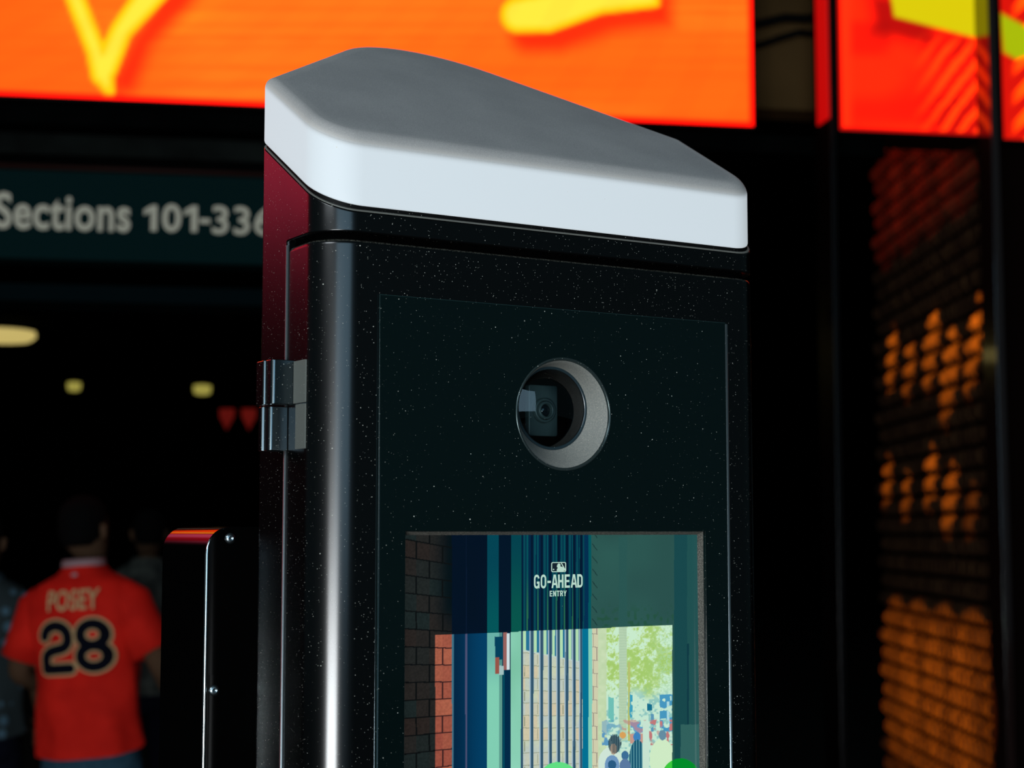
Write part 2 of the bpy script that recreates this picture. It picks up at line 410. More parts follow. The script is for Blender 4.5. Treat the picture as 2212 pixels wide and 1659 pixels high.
def led_wall(s0, s1, z0, z1, ds, painter, label, cat='screen'):
    root = empty('led_screen', F_MAT @ Matrix.Translation(((s0 + s1) / 2, 0, z0)))
    tag(root, label, cat)
    c = (s0 + s1) / 2
    cab = box('cabinet', (s0 - c - .01, s1 - c + .01, .004, .26, -.012, z1 - z0 + .02), M['dark_metal'], root)
    xs = np.linspace(s0, s1, int((s1 - s0) / ds) + 1); zs = np.linspace(z0, z1, int((z1 - z0) / ds) + 1)
    S, Z = np.meshgrid(xs, zs)
    px, py = plane_px(S, Z)
    col = painter(px, py, S - s0, s1 - S, Z - z0)
    g = grid_picture('picture_face', xs - c, zs - z0, 0.0, col, M['led'], root)
    return root

def paint_main(px, py, dl, dr, db):
    far = px < -40
    base = lina((255, 122, 20)) + np.zeros(px.shape + (3,))
    n = vnoise(px / 260 + 40, py / 160 + 40, 1); base = mixc(base, lina((255, 108, 12)), smooth(.35, .9, n))
    base = mixc(base, lina((255, 142, 22)), smooth(.55, .95, vnoise(px / 330 + 90, py / 200 + 10, 2)))
    base = mixc(base, lina((255, 100, 10)), .55 * smooth(.4, .7, vnoise(px / 900 + 9, py / 9 + 70, 3)))
    base = mixc(base, lina((255, 98, 5)), .8 * smooth(520, -40, px))
    # shadows, then strokes of the lettering
    v1 = [(120, -120, 1), (168, 10, 1), (205, 105, 1), (222, 160, 1.25), (236, 196, .55), (240, 240, .30)]
    v2 = [(440, -160, 1.9), (330, -20, 1.6), (262, 66, 1.15), (226, 150, 1.3)]
    dv = np.minimum(stroke(px, py, v1, 20), stroke(px, py, v2, 20))
    sh = np.minimum(stroke(px - 45, py - 25, v2, 20), stroke(px - 26, py - 6, v1[3:], 16))
    t1 = [(1120, 32, 1.0), (1180, 26, 1.15), (1290, -8, 1.0), (1420, -20, .9), (1600, -60, .9)]
    dt = stroke(px, py, t1, 38)
    dt = np.maximum(dt, px - 1424 + 0 * py)
    ts = np.maximum(stroke(px - 22, py - 42, t1, 38), px - 1450)
    s_ = np.minimum(sh, ts)
    base = mixc(base, lina((255, 40, 0)), smooth(26, -24, s_) * .95)
    d = np.minimum(dv, dt)
    # lettering carries on above and to the left of the frame, as on the photographed sign
    for k in range(9):
        cx = -560 - 620 * k; kk = [(cx, -60, 1), (cx + 90, 60, 1.2), (cx + 230, -160, 1.6)]
        d = np.minimum(d, np.where(px < 0, stroke(px, py, kk, 34), 1e9))
    base = mixc(base, lina((255, 214, 0)), smooth(5, -3, d))
    base = mixc(base, lina((255, 238, 62)), smooth(-8, -16, d))
    e = np.minimum(db / .018, dr / .018)
    base = mixc(base, lina((255, 12, 0)), smooth(1.5, .55, e))
    scan = 1 - .045 * (np.sin(py * 1.05) > .2)
    return base * scan[..., None]
s0, _ = fpt(-200, 100); z0 = 3.40
led_wall(-4.3, 0.0, z0, z0 + 1.3, .0125, paint_main, 'long orange LED screen with yellow lettering above the entrance')

def in_poly(px, py, poly):
    d = np.full(px.shape, -1e9)
    n = len(poly)
    for i in range(n):
        ax, ay = poly[i]; bx, by = poly[(i + 1) % n]
        nx, ny = by - ay, -(bx - ax); l = math.hypot(nx, ny)
        d = np.maximum(d, ((px - ax) * nx + (py - ay) * ny) / l)
    return d
def paint_second(px, py, dl, dr, db):
    base = lina((255, 42, 2)) + np.zeros(px.shape + (3,))
    base = mixc(base, lina((235, 14, 0)) * LR, smooth(.45, .8, vnoise(px / 90 + 3, py / 80 + 40, 5)) * .8)
    base = mixc(base, lina((255, 52, 8)), smooth(1850, 1825, px))
    # darker shade under the yellow shape
    sh = in_poly(px + 34, py - 44, [(1905, -60), (1920, 30), (2140, 92), (2140, -60)][::-1])
    base = mixc(base, lina((175, 2, 0)) * LR, smooth(26, -26, sh) * (.95 - .5 * smooth(1990, 2060, px)))
    # slanting streaks: brick reflection in a pane, painted into the screen picture
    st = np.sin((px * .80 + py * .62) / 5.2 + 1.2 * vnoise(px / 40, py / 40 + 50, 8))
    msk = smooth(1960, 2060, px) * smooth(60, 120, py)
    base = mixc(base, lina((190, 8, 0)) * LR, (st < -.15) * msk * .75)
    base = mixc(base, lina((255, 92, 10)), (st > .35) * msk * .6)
    d = in_poly(px, py, [(1915, -60), (1932, 36), (2150, 92), (2150, -60)][::-1])
    base = mixc(base, lina((222, 205, 0)) * LR, smooth(4, -4, d))
    e = np.minimum(np.minimum(db, dl), dr) / .014
    return mixc(base, lina((205, 2, 0)) * LR, smooth(1.5, .5, e))
def paint_left(px, py, dl, dr, db):
    base = lina((215, 105, 150)) + np.zeros(px.shape + (3,))
    base = mixc(base, lina((190, 20, 50)), smooth(.35, .7, vnoise(dl * 1.2 + 5, db * 1.5 + 60, 21)))
    return base * (.02 + 1.45 * smooth(.1, 1.35, db))[..., None]
led_wall(-10.6, -4.42, 2.85, 4.7, .05, paint_left, 'red LED screen beyond the left end of the long orange one')
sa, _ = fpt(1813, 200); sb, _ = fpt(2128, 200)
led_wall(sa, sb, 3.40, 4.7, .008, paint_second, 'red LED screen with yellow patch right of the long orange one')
def paint_third(px, py, dl, dr, db):
    base = lina((222, 14, 0)) * LR + np.zeros(px.shape + (3,))
    st = np.sin((px * .7 + py * .7) / 7)
    base = mixc(base, lina((255, 95, 0)), (st > .2) * smooth(2180, 2210, px) * 1.0)
    g = in_poly(px, py, [(2160, 28), (2168, 112), (2196, 128), (2240, 115), (2260, 80)][::-1])
    base = mixc(base, lina((170, 188, 0)) * LR, smooth(4, -4, g))
    return base
sc, _ = fpt(2166, 200); sd, _ = fpt(2460, 200)
led_wall(sc, sd, 3.39, 4.7, .01, paint_third, 'red LED screen cut off by the right edge of the photo')

# glossy mullions standing in front of the screens
def mullion(px_front, px_edge, name, dep, m_=None):
    sf, _ = fpt(px_front, 600, dep); se, _ = fpt(px_edge, 600, dep)
    return frame_box(name, sf, se, -dep, -.005, 0, 4.9, m_ or M['fin'], bevel=.002)
mullion(1800, 1811, 'trim_5', .20)
mullion(2149, 2166, 'trim_6', .14, mat('polished_mullion', (.012, .004, .003), .16, spec=1.0, metal=.0, coat=1.0))
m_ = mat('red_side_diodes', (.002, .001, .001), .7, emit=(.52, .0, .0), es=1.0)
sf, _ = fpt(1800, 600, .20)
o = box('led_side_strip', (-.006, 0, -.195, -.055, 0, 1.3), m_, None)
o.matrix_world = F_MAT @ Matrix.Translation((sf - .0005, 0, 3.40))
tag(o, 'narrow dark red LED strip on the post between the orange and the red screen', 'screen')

# ------------------------------------------------------------------ brick piers right of the kiosk
def brick_wall(name, X, y0, y1, ztop, face=.0):
    """wall face at x = X looking towards -x, courses with rounded bricks, toothed far corner"""
    root_b = bmesh.new(); h = .102; nz = int(ztop / h)
    for k in range(nz):
        z = k * h; off = 0.0 if k % 2 else .07
        y = y0 + .0
        L_ = .085
        ys = np.arange(y0, y1 + off - .001, L_)
        for a in ys:
            j = random.uniform(-.004, .004)
            add_box(root_b, X + j, X + .05, a + .006, a + L_ - .006, z + .012, z + h - .012)
    bmesh.ops.bevel(root_b, geom=list(root_b.edges), offset=.016, segments=2, affect='EDGES', clamp_overlap=True)
    o = bm_obj(name, root_b, M['brick'], angle=50)
    bm2 = bmesh.new(); add_box(bm2, X + .03, X + .6, y0 + .0, y1 - .01, 0, ztop)
    return o, bm2
bw, bm2 = brick_wall('brick_facing', 2.10, 7.30, 9.38, 3.88)
core = bm_obj('wall_pier', bm2, M['mortar']); tag(core, kind='structure')
core.name = 'wall_right_pier'; bw.parent = core
bw2, bm2 = brick_wall('brick_facing', 2.88, 8.3, 9.38, 3.88)
core2 = bm_obj('wall_pier', bm2, M['mortar']); tag(core2, kind='structure'); core2.name = 'wall_far_pier'; bw2.parent = core2

# small spots added beside the pier, standing in for sun patches on it
warm = (1, .36, .02)
def patch(px, py, power, deg, dy=-.55, dz=.75, dx=-.55):
    # the point on the wall face x = 2.10
    a = at(px, py, 1) - Vector((0, 0, EYE)); t = 2.10 / a.x; P = Vector((0, 0, EYE)) + a * t
    spot('warm_patch', P + Vector((dx, dy, dz)), P, power * 105, deg * 1.3, warm, .35, .01)
for px, py, e, dg in ((1925, 762, 5.5, 9), (1962, 785, 4.5, 8), (2010, 735, 6, 10), (2050, 790, 5.5, 11), (2098, 750, 5, 9), (2112, 690, 5, 7),
                      (1915, 1030, 4, 7.5), (1955, 1062, 3, 7), (2008, 1020, 5, 8), (2050, 1062, 4.5, 9), (2094, 1095, 1.2, 7)):
    patch(px, py, e, dg)
for yy in (7.55, 8.05, 8.55, 9.05):  # added spots for the sunlit lower courses, without any fixture
    spot('warm_pier_spot', (.95, yy - .15, 1.06), (2.1, yy, .87), 200, 43, warm, .16, .01)
    spot('warm_pier_spot', (.95, yy - .15, .40), (2.1, yy, .25), 60, 46, warm, .5, .02)
for yy in (7.6, 8.1, 8.6, 9.1):  # added red spots standing in for the screens' glow on the upper bricks
    spot('red_pier_spot', (1.30, yy - .1, 3.52), (2.1, yy, 3.52), 34, 56, (1, .05, .015), .25, .02)

# ------------------------------------------------------------------ hanging sign "Sections 101-336"
st_, zt = fpt(560, 384, .04); sb_, zb = fpt(560, 572, .04)
root = empty('sections_sign', F_MAT @ Matrix.Translation((-2.2, 0, (zt + zb) / 2)))
tag(root, 'dark green wayfinding sign lettered Sections 101-336 over the entrance', 'sign')
box('sign_panel', (-2.0, 1.75, -.04, .12, (zb - zt) / 2, (zt - zb) / 2), M['sign_green'], root, bevel=.004)
zm = (zt + zb) / 2
def sign_word(word, px0, px1, py0, py1):
    xa, za = fpt(px0, py1, .04); xb, zb_ = fpt(px1, py0, .04)
    if word == '1': me = curve_plate([[(.38, 0), (.72, 0), (.72, 1), (.42, 1), (.0, .80), (.0, .60), (.38, .74)]], .1)
    elif word == '-': me = curve_plate([[(0, 0), (1, 0), (1, 1), (0, 1)]], .1)
    else: me = text_mesh(word, .02, .017 if word == '336' else .023, 1.05)
    fit_mesh(me, xa + 2.2, xb + 2.2, 0, zb_ - za, .006)
    me.transform(Matrix.Translation((0, -.0402, za - zm)) @ UPRIGHT)
    link_mesh('lettering', me, M['sign_text'], root)
sign_word('Sections', -12, 283, 424, 494)
for w_, a_, b_, c_, d_ in (('1', 310, 340, 444, 499), ('0', 350, 392, 442, 501), ('1', 397, 427, 445, 501), ('-', 431, 454, 473, 483), ('336', 458, 590, 448, 506)):
    sign_word(w_, a_, b_, c_, d_)
# hangers of the sign
for s in (-1.8, 1.4):
    bm = bmesh.new(); add_tube(bm, [(s, .04, (zt - zb) / 2), (s, .04, 3.32 - (zt + zb) / 2)], .012, 8)
    bm_obj('hanger', bm, M['dark_metal'], root, smooth=True)

# ------------------------------------------------------------------ lamps and pennants deep inside
def ceiling_lamp(px, py, Y, r, m, label, h=.05):
    P = at(px, py, Y)
    root = empty('ceiling_lamp', Matrix.Translation((P.x, P.y, 3.9)))
    tag(root, label, 'lamp', 'ceiling lamps inside the concourse')
    dz = P.z - 3.9
    bm = bmesh.new()
    prof = [(r * .3, dz - h * .5), (r * .85, dz - h * .4), (r, dz), (r * .98, dz + h * .5), (r * .3, dz + h * .6)]
    add_loft(bm, [[(a * math.cos(t), a * math.sin(t), z) for t in np.linspace(0, 2 * PI, 33)[:-1]] for a, z in prof])
    bm_obj('lamp_shade', bm, m, root, smooth=True)
    bm = bmesh.new(); add_tube(bm, [(0, 0, dz + h * .5), (0, 0, 0)], .012, 8)
    bm_obj('stem', bm, M['dark_metal'], root, smooth=True)
ceiling_lamp(-2, 727, 17.5, .385, M['lamp'], 'large oval warm ceiling lamp at the left edge of the photo', .11)
ceiling_lamp(160, 836, 24.5, .10, M['lamp_small'], 'small warm ceiling lamp, the left of two distant ones', .13)
ceiling_lamp(437, 843, 24.5, .13, M['lamp_small'], 'small warm ceiling lamp, the right of two distant ones', .14)
for px, lab in ((490, 'small red pointed pennant hanging left of another in the dark concourse'), (538, 'small red pointed pennant hanging beside the kiosk hinge in the dark concourse')):
    P = at(px, 905, 16); root = empty('pennant', Matrix.Translation((P.x, P.y, P.z)))
    tag(root, lab, 'pennant', 'red pennants in the concourse')
    me = curve_plate([[(-.075, .10), (.075, .10), (.07, .02), (0, -.11), (-.07, .02)]], .004, .002)
    me.transform(UPRIGHT); 
    link_mesh('cloth', me, M['pennant'], root)
    bm = bmesh.new(); add_tube(bm, [(0, 0, .10), (0, 0, 3.9 - P.z)], .003, 6); bm_obj('cord', bm, M['dark_metal'], root)
spot('concourse_red_light', (-2.3, 14.4, 3.6), tuple(at(512, 905, 16)), 14, 14, (1, .25, .1))

# ------------------------------------------------------------------ people
def ring(cx, cy, z, rx, ry, n=28, p=2.3, tilt=0):
    out = []
    for k in range(n):
        t = 2 * PI * k / n; c, s = math.cos(t), math.sin(t)
        r = (abs(c) ** p + abs(s) ** p) ** (-1 / p)
        out.append((cx + rx * c * r, cy + ry * s * r, z + tilt * s * r))
    return out
def smooth_mesh(bm, levels):
    me = bpy.data.meshes.new('t'); bm.to_mesh(me); bm.free()
    o = bpy.data.objects.new('t', me); COL.objects.link(o)
    s = o.modifiers.new('s', 'SUBSURF'); s.levels = levels; s.render_levels = levels
    dg = bpy.context.evaluated_depsgraph_get(); r = bpy.data.meshes.new_from_object(o.evaluated_get(dg)); bpy.data.objects.remove(o)
    return r
def skin_mesh(chain, levels=2):
    """chain: dict name -> (co, rx, ry, parent name)"""
    names = list(chain); idx = {n: i for i, n in enumerate(names)}
    me = bpy.data.meshes.new('t')
    me.from_pydata([chain[n][0] for n in names], [(idx[n], idx[chain[n][3]]) for n in names if chain[n][3]], [])
    o = bpy.data.objects.new('t', me); COL.objects.link(o)
    sk = o.modifiers.new('k', 'SKIN'); sk.use_smooth_shade = True
    for i, n in enumerate(names):
        d = me.skin_vertices[0].data[i]; d.radius = (chain[n][1], chain[n][2]); d.use_root = (i == 0)
    s = o.modifiers.new('s', 'SUBSURF'); s.levels = levels; s.render_levels = levels
    dg = bpy.context.evaluated_depsgraph_get(); r = bpy.data.meshes.new_from_object(o.evaluated_get(dg)); bpy.data.objects.remove(o)
    return r
JR = [  # jersey rings: z, cy, rx, ry
    (.895, .00, .192, .135), (.94, .0, .188, .130), (1.00, .0, .182, .122), (1.12, .0, .180, .122), (1.24, -.005, .190, .128),
    (1.34, -.01, .203, .130), (1.42, -.012, .205, .118), (1.47, -.01, .165, .095), (1.505, .0, .095, .075), (1.535, .008, .068, .066)]
def back_y(x, z):
    zs_ = [r[0] for r in JR]; cy = np.interp(z, zs_, [r[1] for r in JR]); rx = np.interp(z, zs_, [r[2] for r in JR]); ry = np.interp(z, zs_, [r[3] for r in JR])
    q = min(abs(x) / rx, .98); return cy - ry * (1 - q ** 2.3) ** (1 / 2.3)
def person(loc, yaw, roll, label, top, bottom, elbows, jersey_print=False, dots=False, head_yaw=0.0, hscale=1.0):
    mw = Matrix.Translation(loc) @ Matrix.Rotation(yaw, 4, 'Z') @ Matrix.Rotation(roll, 4, 'Y') @ Matrix.Scale(hscale, 4)
    root = empty('person', mw); tag(root, label, 'person')
    c = {'pelvis': ((0, 0, .93), .15, .11, None), 'waist': ((0, 0, 1.08), .135, .10, 'pelvis'), 'chest': ((0, -.005, 1.28), .16, .105, 'waist'),
         'upper': ((0, -.005, 1.42), .12, .085, 'chest'), 'neck': ((0, .0, 1.50), .058, .058, 'upper'), 'neck2': ((0, .012, 1.565), .055, .055, 'neck')}
    for s, n in ((-1, 'l'), (1, 'r')):
        ex, ey, ez, wx, wy, wz = elbows[0 if s < 0 else 1]
        c['sh' + n] = ((s * .165, -.005, 1.425), .062, .062, 'upper')
        c['el' + n] = ((s * ex, ey, ez), .044, .044, 'sh' + n)
        mid = (Vector((s * ex, ey, ez)) + Vector((s * wx, wy, wz))) / 2
        c['fa' + n] = (tuple(mid), .040, .040, 'el' + n)
        W_ = Vector((s * wx, wy, wz)); D_ = (W_ - Vector((s * ex, ey, ez))).normalized()
        c['wr' + n] = (tuple(W_), .027, .024, 'fa' + n)
        c['pa' + n] = (tuple(W_ + D_ * .065), .038, .020, 'wr' + n)
        c['hip' + n] = ((s * .09, 0, .86), .092, .095, 'pelvis')
        c['kn' + n] = ((s * .10, .015 if s > 0 else .05, .49), .060, .062, 'hip' + n)
        c['an' + n] = ((s * .105, -.02 if s > 0 else .0, .10), .042, .042, 'kn' + n)
        c['fo' + n] = ((s * .12, .14, .05), .042, .034, 'an' + n)
    body = skin_mesh(c, 2)
    bm = bmesh.new(); bm.from_mesh(body)
    # fingers
    for s, n in ((-1, 'l'), (1, 'r')):
        p0 = Vector(c['pa' + n][0]); D_ = (p0 - Vector(c['wr' + n][0])).normalized()
        side = D_.cross(Vector((0, 0, 1))).normalized() if abs(D_.z) < .9 else Vector((0, 1, 0)); dn = D_.cross(side).normalized()
        if dn.z > 0: dn = -dn
        for k, (off, L_) in enumerate(((-.027, .060), (-.009, .072), (.009, .067), (.026, .052))):
            b0 = p0 + side * off + D_ * .02
            add_tube(bm, [b0, b0 + D_ * L_ * .45 + dn * .006, b0 + D_ * L_ * .8 + dn * .022, b0 + D_ * L_ * .9 + dn * .042], [.0095, .009, .008, .006], 8)
        t0 = p0 - D_ * .03 - side * .03 * s
        add_tube(bm, [t0, t0 - side * .022 * s + D_ * .022, t0 - side * .026 * s + D_ * .05 + dn * .012], [.012, .0105, .008], 8)
    # head: rounded skull, jaw, nose and ears in the same mesh
    hy = Matrix.Rotation(head_yaw, 3, 'Z'); hc = Vector((0, .03, 1.655)); rings_ = []
    for z, rx, y0, ry in ((-.115, .030, .055, .030), (-.10, .048, .035, .055), (-.06, .062, .012, .084), (-.02, .070, .004, .094), (.02, .074, .0, .098),
                          (.06, .073, -.002, .096), (.09, .060, -.004, .080), (.112, .034, -.005, .046), (.118, .01, -.005, .014)):
        rings_.append([tuple(hc + hy @ Vector(p)) for p in ring(0, y0, z, rx, ry, 24, 2.1)])
    add_loft(bm, rings_)
    add_tube(bm, [hc + hy @ Vector((0, .088, .018)), hc + hy @ Vector((0, .108, -.018)), hc + hy @ Vector((0, .094, -.03))], [.008, .013, .012], 8)
    add_tube(bm, [hc + hy @ Vector((-.022, .090, -.058)), hc + hy @ Vector((0, .096, -.058)), hc + hy @ Vector((.022, .090, -.058))], [.004, .007, .004], 8)
    for s in (-1, 1):
        add_tube(bm, [hc + hy @ Vector((s * .070, -.005, .02)), hc + hy @ Vector((s * .084, -.012, .01)), hc + hy @ Vector((s * .080, -.006, -.022)), hc + hy @ Vector((s * .070, 0, -.035))], [.008, .014, .011, .006], 8)
    bm_obj('body', bm, M['skin'], root, smooth=True)
    for s in (-1, 1):
        bm = bmesh.new(); bmesh.ops.create_uvsphere(bm, u_segments=12, v_segments=8, radius=.012, matrix=Matrix.Translation(hc + hy @ Vector((s * .030, .086, .012))))
        bm_obj('eye', bm, mat('eye_white', (.03, .03, .03), .4), root, smooth=True)
    # hair
    bm = bmesh.new(); rr = []
    for z, rx, y0, ry in ((-.055, .050, -.045, .052), (-.03, .068, -.030, .074), (.01, .078, -.022, .086), (.05, .080, -.012, .096), (.085, .072, -.006, .094), (.112, .050, -.006, .066), (.128, .018, -.006, .024)):
        rr.append([tuple(hc + hy @ Vector(p)) for p in ring(0, y0, z, rx, ry, 24, 2.1)])
    add_loft(bm, rr); bm_obj('hair', bm, M['hair'], root, smooth=True)
    # shirt with sleeves
    bm = bmesh.new(); n = 48; rs = []
    for i in range(len(JR) * 3 - 2):
        q = i / 3; a = int(q); b = min(a + 1, len(JR) - 1); t = q - a
        z, cy, rx, ry = [JR[a][k] * (1 - t) + JR[b][k] * t for k in range(4)]
        rg = []
        for k, P in enumerate(ring(0, cy, z, rx, ry, n)):
            fold = .007 * math.sin(k * 2 * PI / n * 7 + z * 9) * max(0, min(1, (1.3 - z) / .3)) + .004 * math.sin(k * 2 * PI / n * 3 - z * 21)
            d = Vector((P[0], P[1] - cy, 0)).normalized()
            zz = P[2]
            if i == 0: zz -= .030 * max(0, -math.sin(k * 2 * PI / n)) ** .5     # curved tail
            rg.append((P[0] + d.x * fold, P[1] + d.y * fold, zz))
        rs.append(rg)
    add_loft(bm, rs, False, False)
    for s in (-1, 1):
        ex, ey, ez = elbows[0 if s < 0 else 1][:3]
        S0 = Vector((s * .135, -.008, 1.415)); E0 = Vector((s * ex, ey, ez)); m1 = S0.lerp(E0, .35); m2 = S0.lerp(E0, .80)
        add_tube(bm, [S0, S0.lerp(E0, .15) + Vector((s * .012, 0, .012)), m1 + Vector((s * .01, 0, 0)), m2, m2 - (m2 - m1) * .02], [.068, .079, .078, .080, .066], 20, caps=False)
    bm_obj('jersey' if jersey_print else 'shirt', bm, top, root, smooth=True)
    # trousers
    bm = bmesh.new()
    add_loft(bm, [ring(0, 0, z, rx, ry, 28) for z, rx, ry in ((.98, .165, .115), (.90, .172, .124), (.82, .178, .128), (.77, .165, .12))], False, True)
    for s in (-1, 1):
        k = 1 if s > 0 else 0
        add_tube(bm, [(s * .088, 0, .84), (s * .092, .01, .68), (s * .10, .02 if k else .05, .49), (s * .105, 0, .28), (s * .106, -.015 if k else 0, .085)], [.092, .092, .074, .066, .066], 18)
    bm_obj('trousers', bm, bottom, root, smooth=True)
    for s in (-1, 1):
        bm = bmesh.new(); y0 = -.02 if s > 0 else 0
        add_loft(bm, [ring(s * .112, y0 + .06, z, rx, ry, 20, 2.6) for z, rx, ry in ((0.002, .048, .135), (.03, .052, .138), (.06, .045, .115), (.10, .040, .06))])
        bm_obj('shoe', bm, M['shoe'], root, smooth=True)
    if jersey_print:
        def printed(name, s, x0, x1, z0, z1, lift, off, m, sp=1.0):
            me = text_mesh(s, 0, off, sp)
            o_ = fit_mesh(me, x0, x1, z0, z1)
            bmx = bmesh.new(); bmx.from_mesh(me)
            for i in range(3): 
                es = [e for e in bmx.edges if e.calc_length() > .03]
                if es: bmesh.ops.subdivide_edges(bmx, edges=es, cuts=1)
            bmesh.ops.triangulate(bmx, faces=bmx.faces)
            for v in bmx.verts:
                x, z = v.co.x, v.co.y
                v.co = Vector((x, back_y(x, z) - .008 - lift, z))
            bm_obj(name, bmx, m, root)
        def numerals(name, half, lift, m):
            wd, hg = .112, .150; z0 = 1.178
            arc = lambda cx, cz, rx, rz, a0, a1, k=10: [(cx + rx * math.cos(R(a)), cz + rz * math.sin(R(a))) for a in np.linspace(a0, a1, k)]
            two = arc(.5, .74, .46, .26, 175, 0) + arc(.5, .66, .46, .22, 0, -60, 6) + [(.30, .42)] + arc(.30, .22, .26, .18, 110, 180, 6) + [(.04, 0), (.98, 0)]
            up8 = arc(.5, .75, .44, .25, 0, 360, 26); lo8 = arc(.5, .25, .48, .25, 0, 360, 26)
            bmx = bmesh.new()
            def pt(x, z): return Vector((x, back_y(x, z) - .006 - lift, z))
            for ox, paths in ((-.104, (two,)), (.028, (up8, lo8))):
                for path in paths:
                    pp = [Vector((ox + a * wd * .86 + .004, z0 + b * hg)) for a, b in path]
                    for a, b in zip(pp, pp[1:]):
                        n_ = max(1, int((b - a).length / .012))
                        for i in range(n_):
                            q0 = a.lerp(b, i / n_); q1 = a.lerp(b, (i + 1) / n_); d = (b - a).normalized(); nn = Vector((-d.y, d.x)) * half
                            bmx.faces.new([bmx.verts.new(pt(*v)) for v in (q0 - nn, q1 - nn, q1 + nn, q0 + nn)])
                    for a in pp:
                        bmx.faces.new([bmx.verts.new(pt(a.x + half * math.cos(t), a.y + half * math.sin(t))) for t in np.linspace(0, 2 * PI, 13)[:-1]])
            bmesh.ops.recalc_face_normals(bmx, faces=bmx.faces)
            me_ = bpy.data.meshes.new(name); bmx.to_mesh(me_); bmx.free(); link_mesh(name, me_, m, root)
        numerals('number_outline', .0255, .003, M['cream'])
        numerals('back_number', .0178, .006, M['navy'])
        printed('name_lettering', 'POSEY', -.080, .106, 1.378, 1.450, .004, .022, M['cream'], 1.05)
        bm = bmesh.new(); rr = [ring(0, .008, z, rx, ry, 28) for z, rx, ry in ((1.528, .072, .070), (1.532, .078, .076), (1.555, .072, .070), (1.552, .066, .064))]
        add_loft(bm, rr, False, False); bm_obj('collar', bm, M['collar'], root, smooth=True)
        bm = bmesh.new(); bmesh.ops.create_uvsphere(bm, u_segments=12, v_segments=8, radius=.014, matrix=Matrix.Translation((0, back_y(0, 1.50) - .004, 1.495)) @ Matrix.Diagonal((1, .3, 1, 1)))
        bm_obj('neck_badge', bm, M['collar'], root, smooth=True)
    return root
P = at(243, 1148, 5.9)
person((P.x, P.y, 0), R(-8), R(-4), 'person seen from behind in a red jersey numbered 28 and blue jeans', M['jersey'], M['jeans'],
       ((.255, -.02, 1.165, .20, .20, 1.09), (.285, -.03, 1.16, .26, .17, 1.02)), jersey_print=True, head_yaw=R(-10), hscale=1.0)
P = at(-38, 1148, 6.6)
person((P.x, P.y, 0), R(5), 0, 'person in a dark teal shirt cut off by the left edge of the photo', M['shirt_teal'], M['navy'],
       ((.24, 0, 1.15, .24, .10, .94), (.235, 0, 1.15, .23, .12, .95)), dots=True, hscale=.97)
P = at(322, 1148, 8.2)
person((P.x, P.y, 0), R(14), 0, 'person in a dim grey patterned shirt walking beyond the red jersey', M['shirt_grey'], M['navy'],
       ((.24, 0, 1.15, .22, .14, .96), (.235, 0, 1.15, .23, .12, .95)), hscale=.99)

# ------------------------------------------------------------------ the entry kiosk
W = .424; SY = .117; SLOPE = .595
def plan(inset=0.0, rf=.030, rs=.010, ra=.115, seg=10):
    """home-plate plan: front edge, two short sides, point at the back"""
    i = inset; t = math.tan(R(22.5))
    pts = [(i, i), (W - i, i), (W - i, SY - i * t), (W / 2, SY + W / 2 - i * math.sqrt(2)), (i, SY - i * t)]
    return rounded_poly(pts, [max(rf - i, .002), max(rf - i, .002), max(rs - i, .002), max(ra - i, .004), max(rs - i, .002)], seg)
kiosk = empty('entry_kiosk', K_MAT)
tag(kiosk, 'black ticketless entry kiosk with glowing white slanted cap, camera and display', 'kiosk')

# base plate on the ground
bm = bmesh.new(); add_loft(bm, [[(x, y, z) for x, y in plan(i)] for i, z in ((-.004, .0), (-.004, .012), (-.002, .016))])
bm_obj('base_plate', bm, M['dark_metal'], kiosk, angle=40)
# rear housing: behind the seam below, whole plan above the door
SEAM = .0655; ZD = 1.8695; ZG = 1.8745
def ztop(y, z): return z + SLOPE * y
bm = bmesh.new()
rear = [p for p in plan(0) if p[1] > SEAM + .002]
iR = [k for k, p in enumerate(plan(0)) if p[1] > SEAM + .002]
def rear_outline(r=.0022, seg=5):
    pts = rear[:]           # ccw starting on the right side going to the back then left
    a = [(W - r + r * math.cos(t), SEAM + r + r * math.sin(t)) for t in np.linspace(-PI / 2, 0, seg + 1)]
    b = [(r - r * math.sin(t), SEAM + r - r * math.cos(t)) for t in np.linspace(PI / 2, 0, seg + 1)]
    return a + pts + b
ro = rear_outline()
add_loft(bm, [[(x, y, .016) for x, y in ro], [(x, y, ZG + .0005) for x, y in ro]], True, True)
rear_o = bm_obj('rear_housing', bm, M['paint'], kiosk, angle=35)
def dense(pts):
    out = []
    for a, b in zip(pts, pts[1:] + pts[:1]):
        out.append(a)
        ys = [y for y in (SEAM - .0005, SEAM + .0025) if min(a[1], b[1]) < y < max(a[1], b[1])]
        for y in (ys if a[1] < b[1] else ys[::-1]): out.append((a[0] + (b[0] - a[0]) * (y - a[1]) / (b[1] - a[1]), y))
    return out
# fascia with the full plan, from the gap to the slanted top
bm = bmesh.new(); rings_ = []
for i, z in ((.0045, ZG + .0001), (.0010, ZG + .0004), (0.0002, ZG + .0010), (0, ZG + .0018)):
    rings_.append([(p[0], p[1], z) if p[1] < SEAM + .002 else (q[0], q[1], ZG + .0005 + (z - ZG) * .001) for p, q in zip(dense(plan(i)), dense(plan(0)))])
for i, dz in ((0, -.0032), (.0006, -.0022), (.0016, -.0019), (.006, -.0019)):
    rings_.append([(x, y, ztop(y, 1.8925 + dz)) for x, y in dense(plan(i))])
add_loft(bm, rings_); bm_obj('fascia', bm, M['paint'], kiosk, angle=50)
bm = bmesh.new()
add_loft(bm, [[(x, y, ztop(y, z)) for x, y in plan(i)] for i, z in ((.0020, 1.8895), (.0020, 1.8950))]); bm_obj('gasket', bm, M['gasket'], kiosk, angle=50)
bm = bmesh.new()
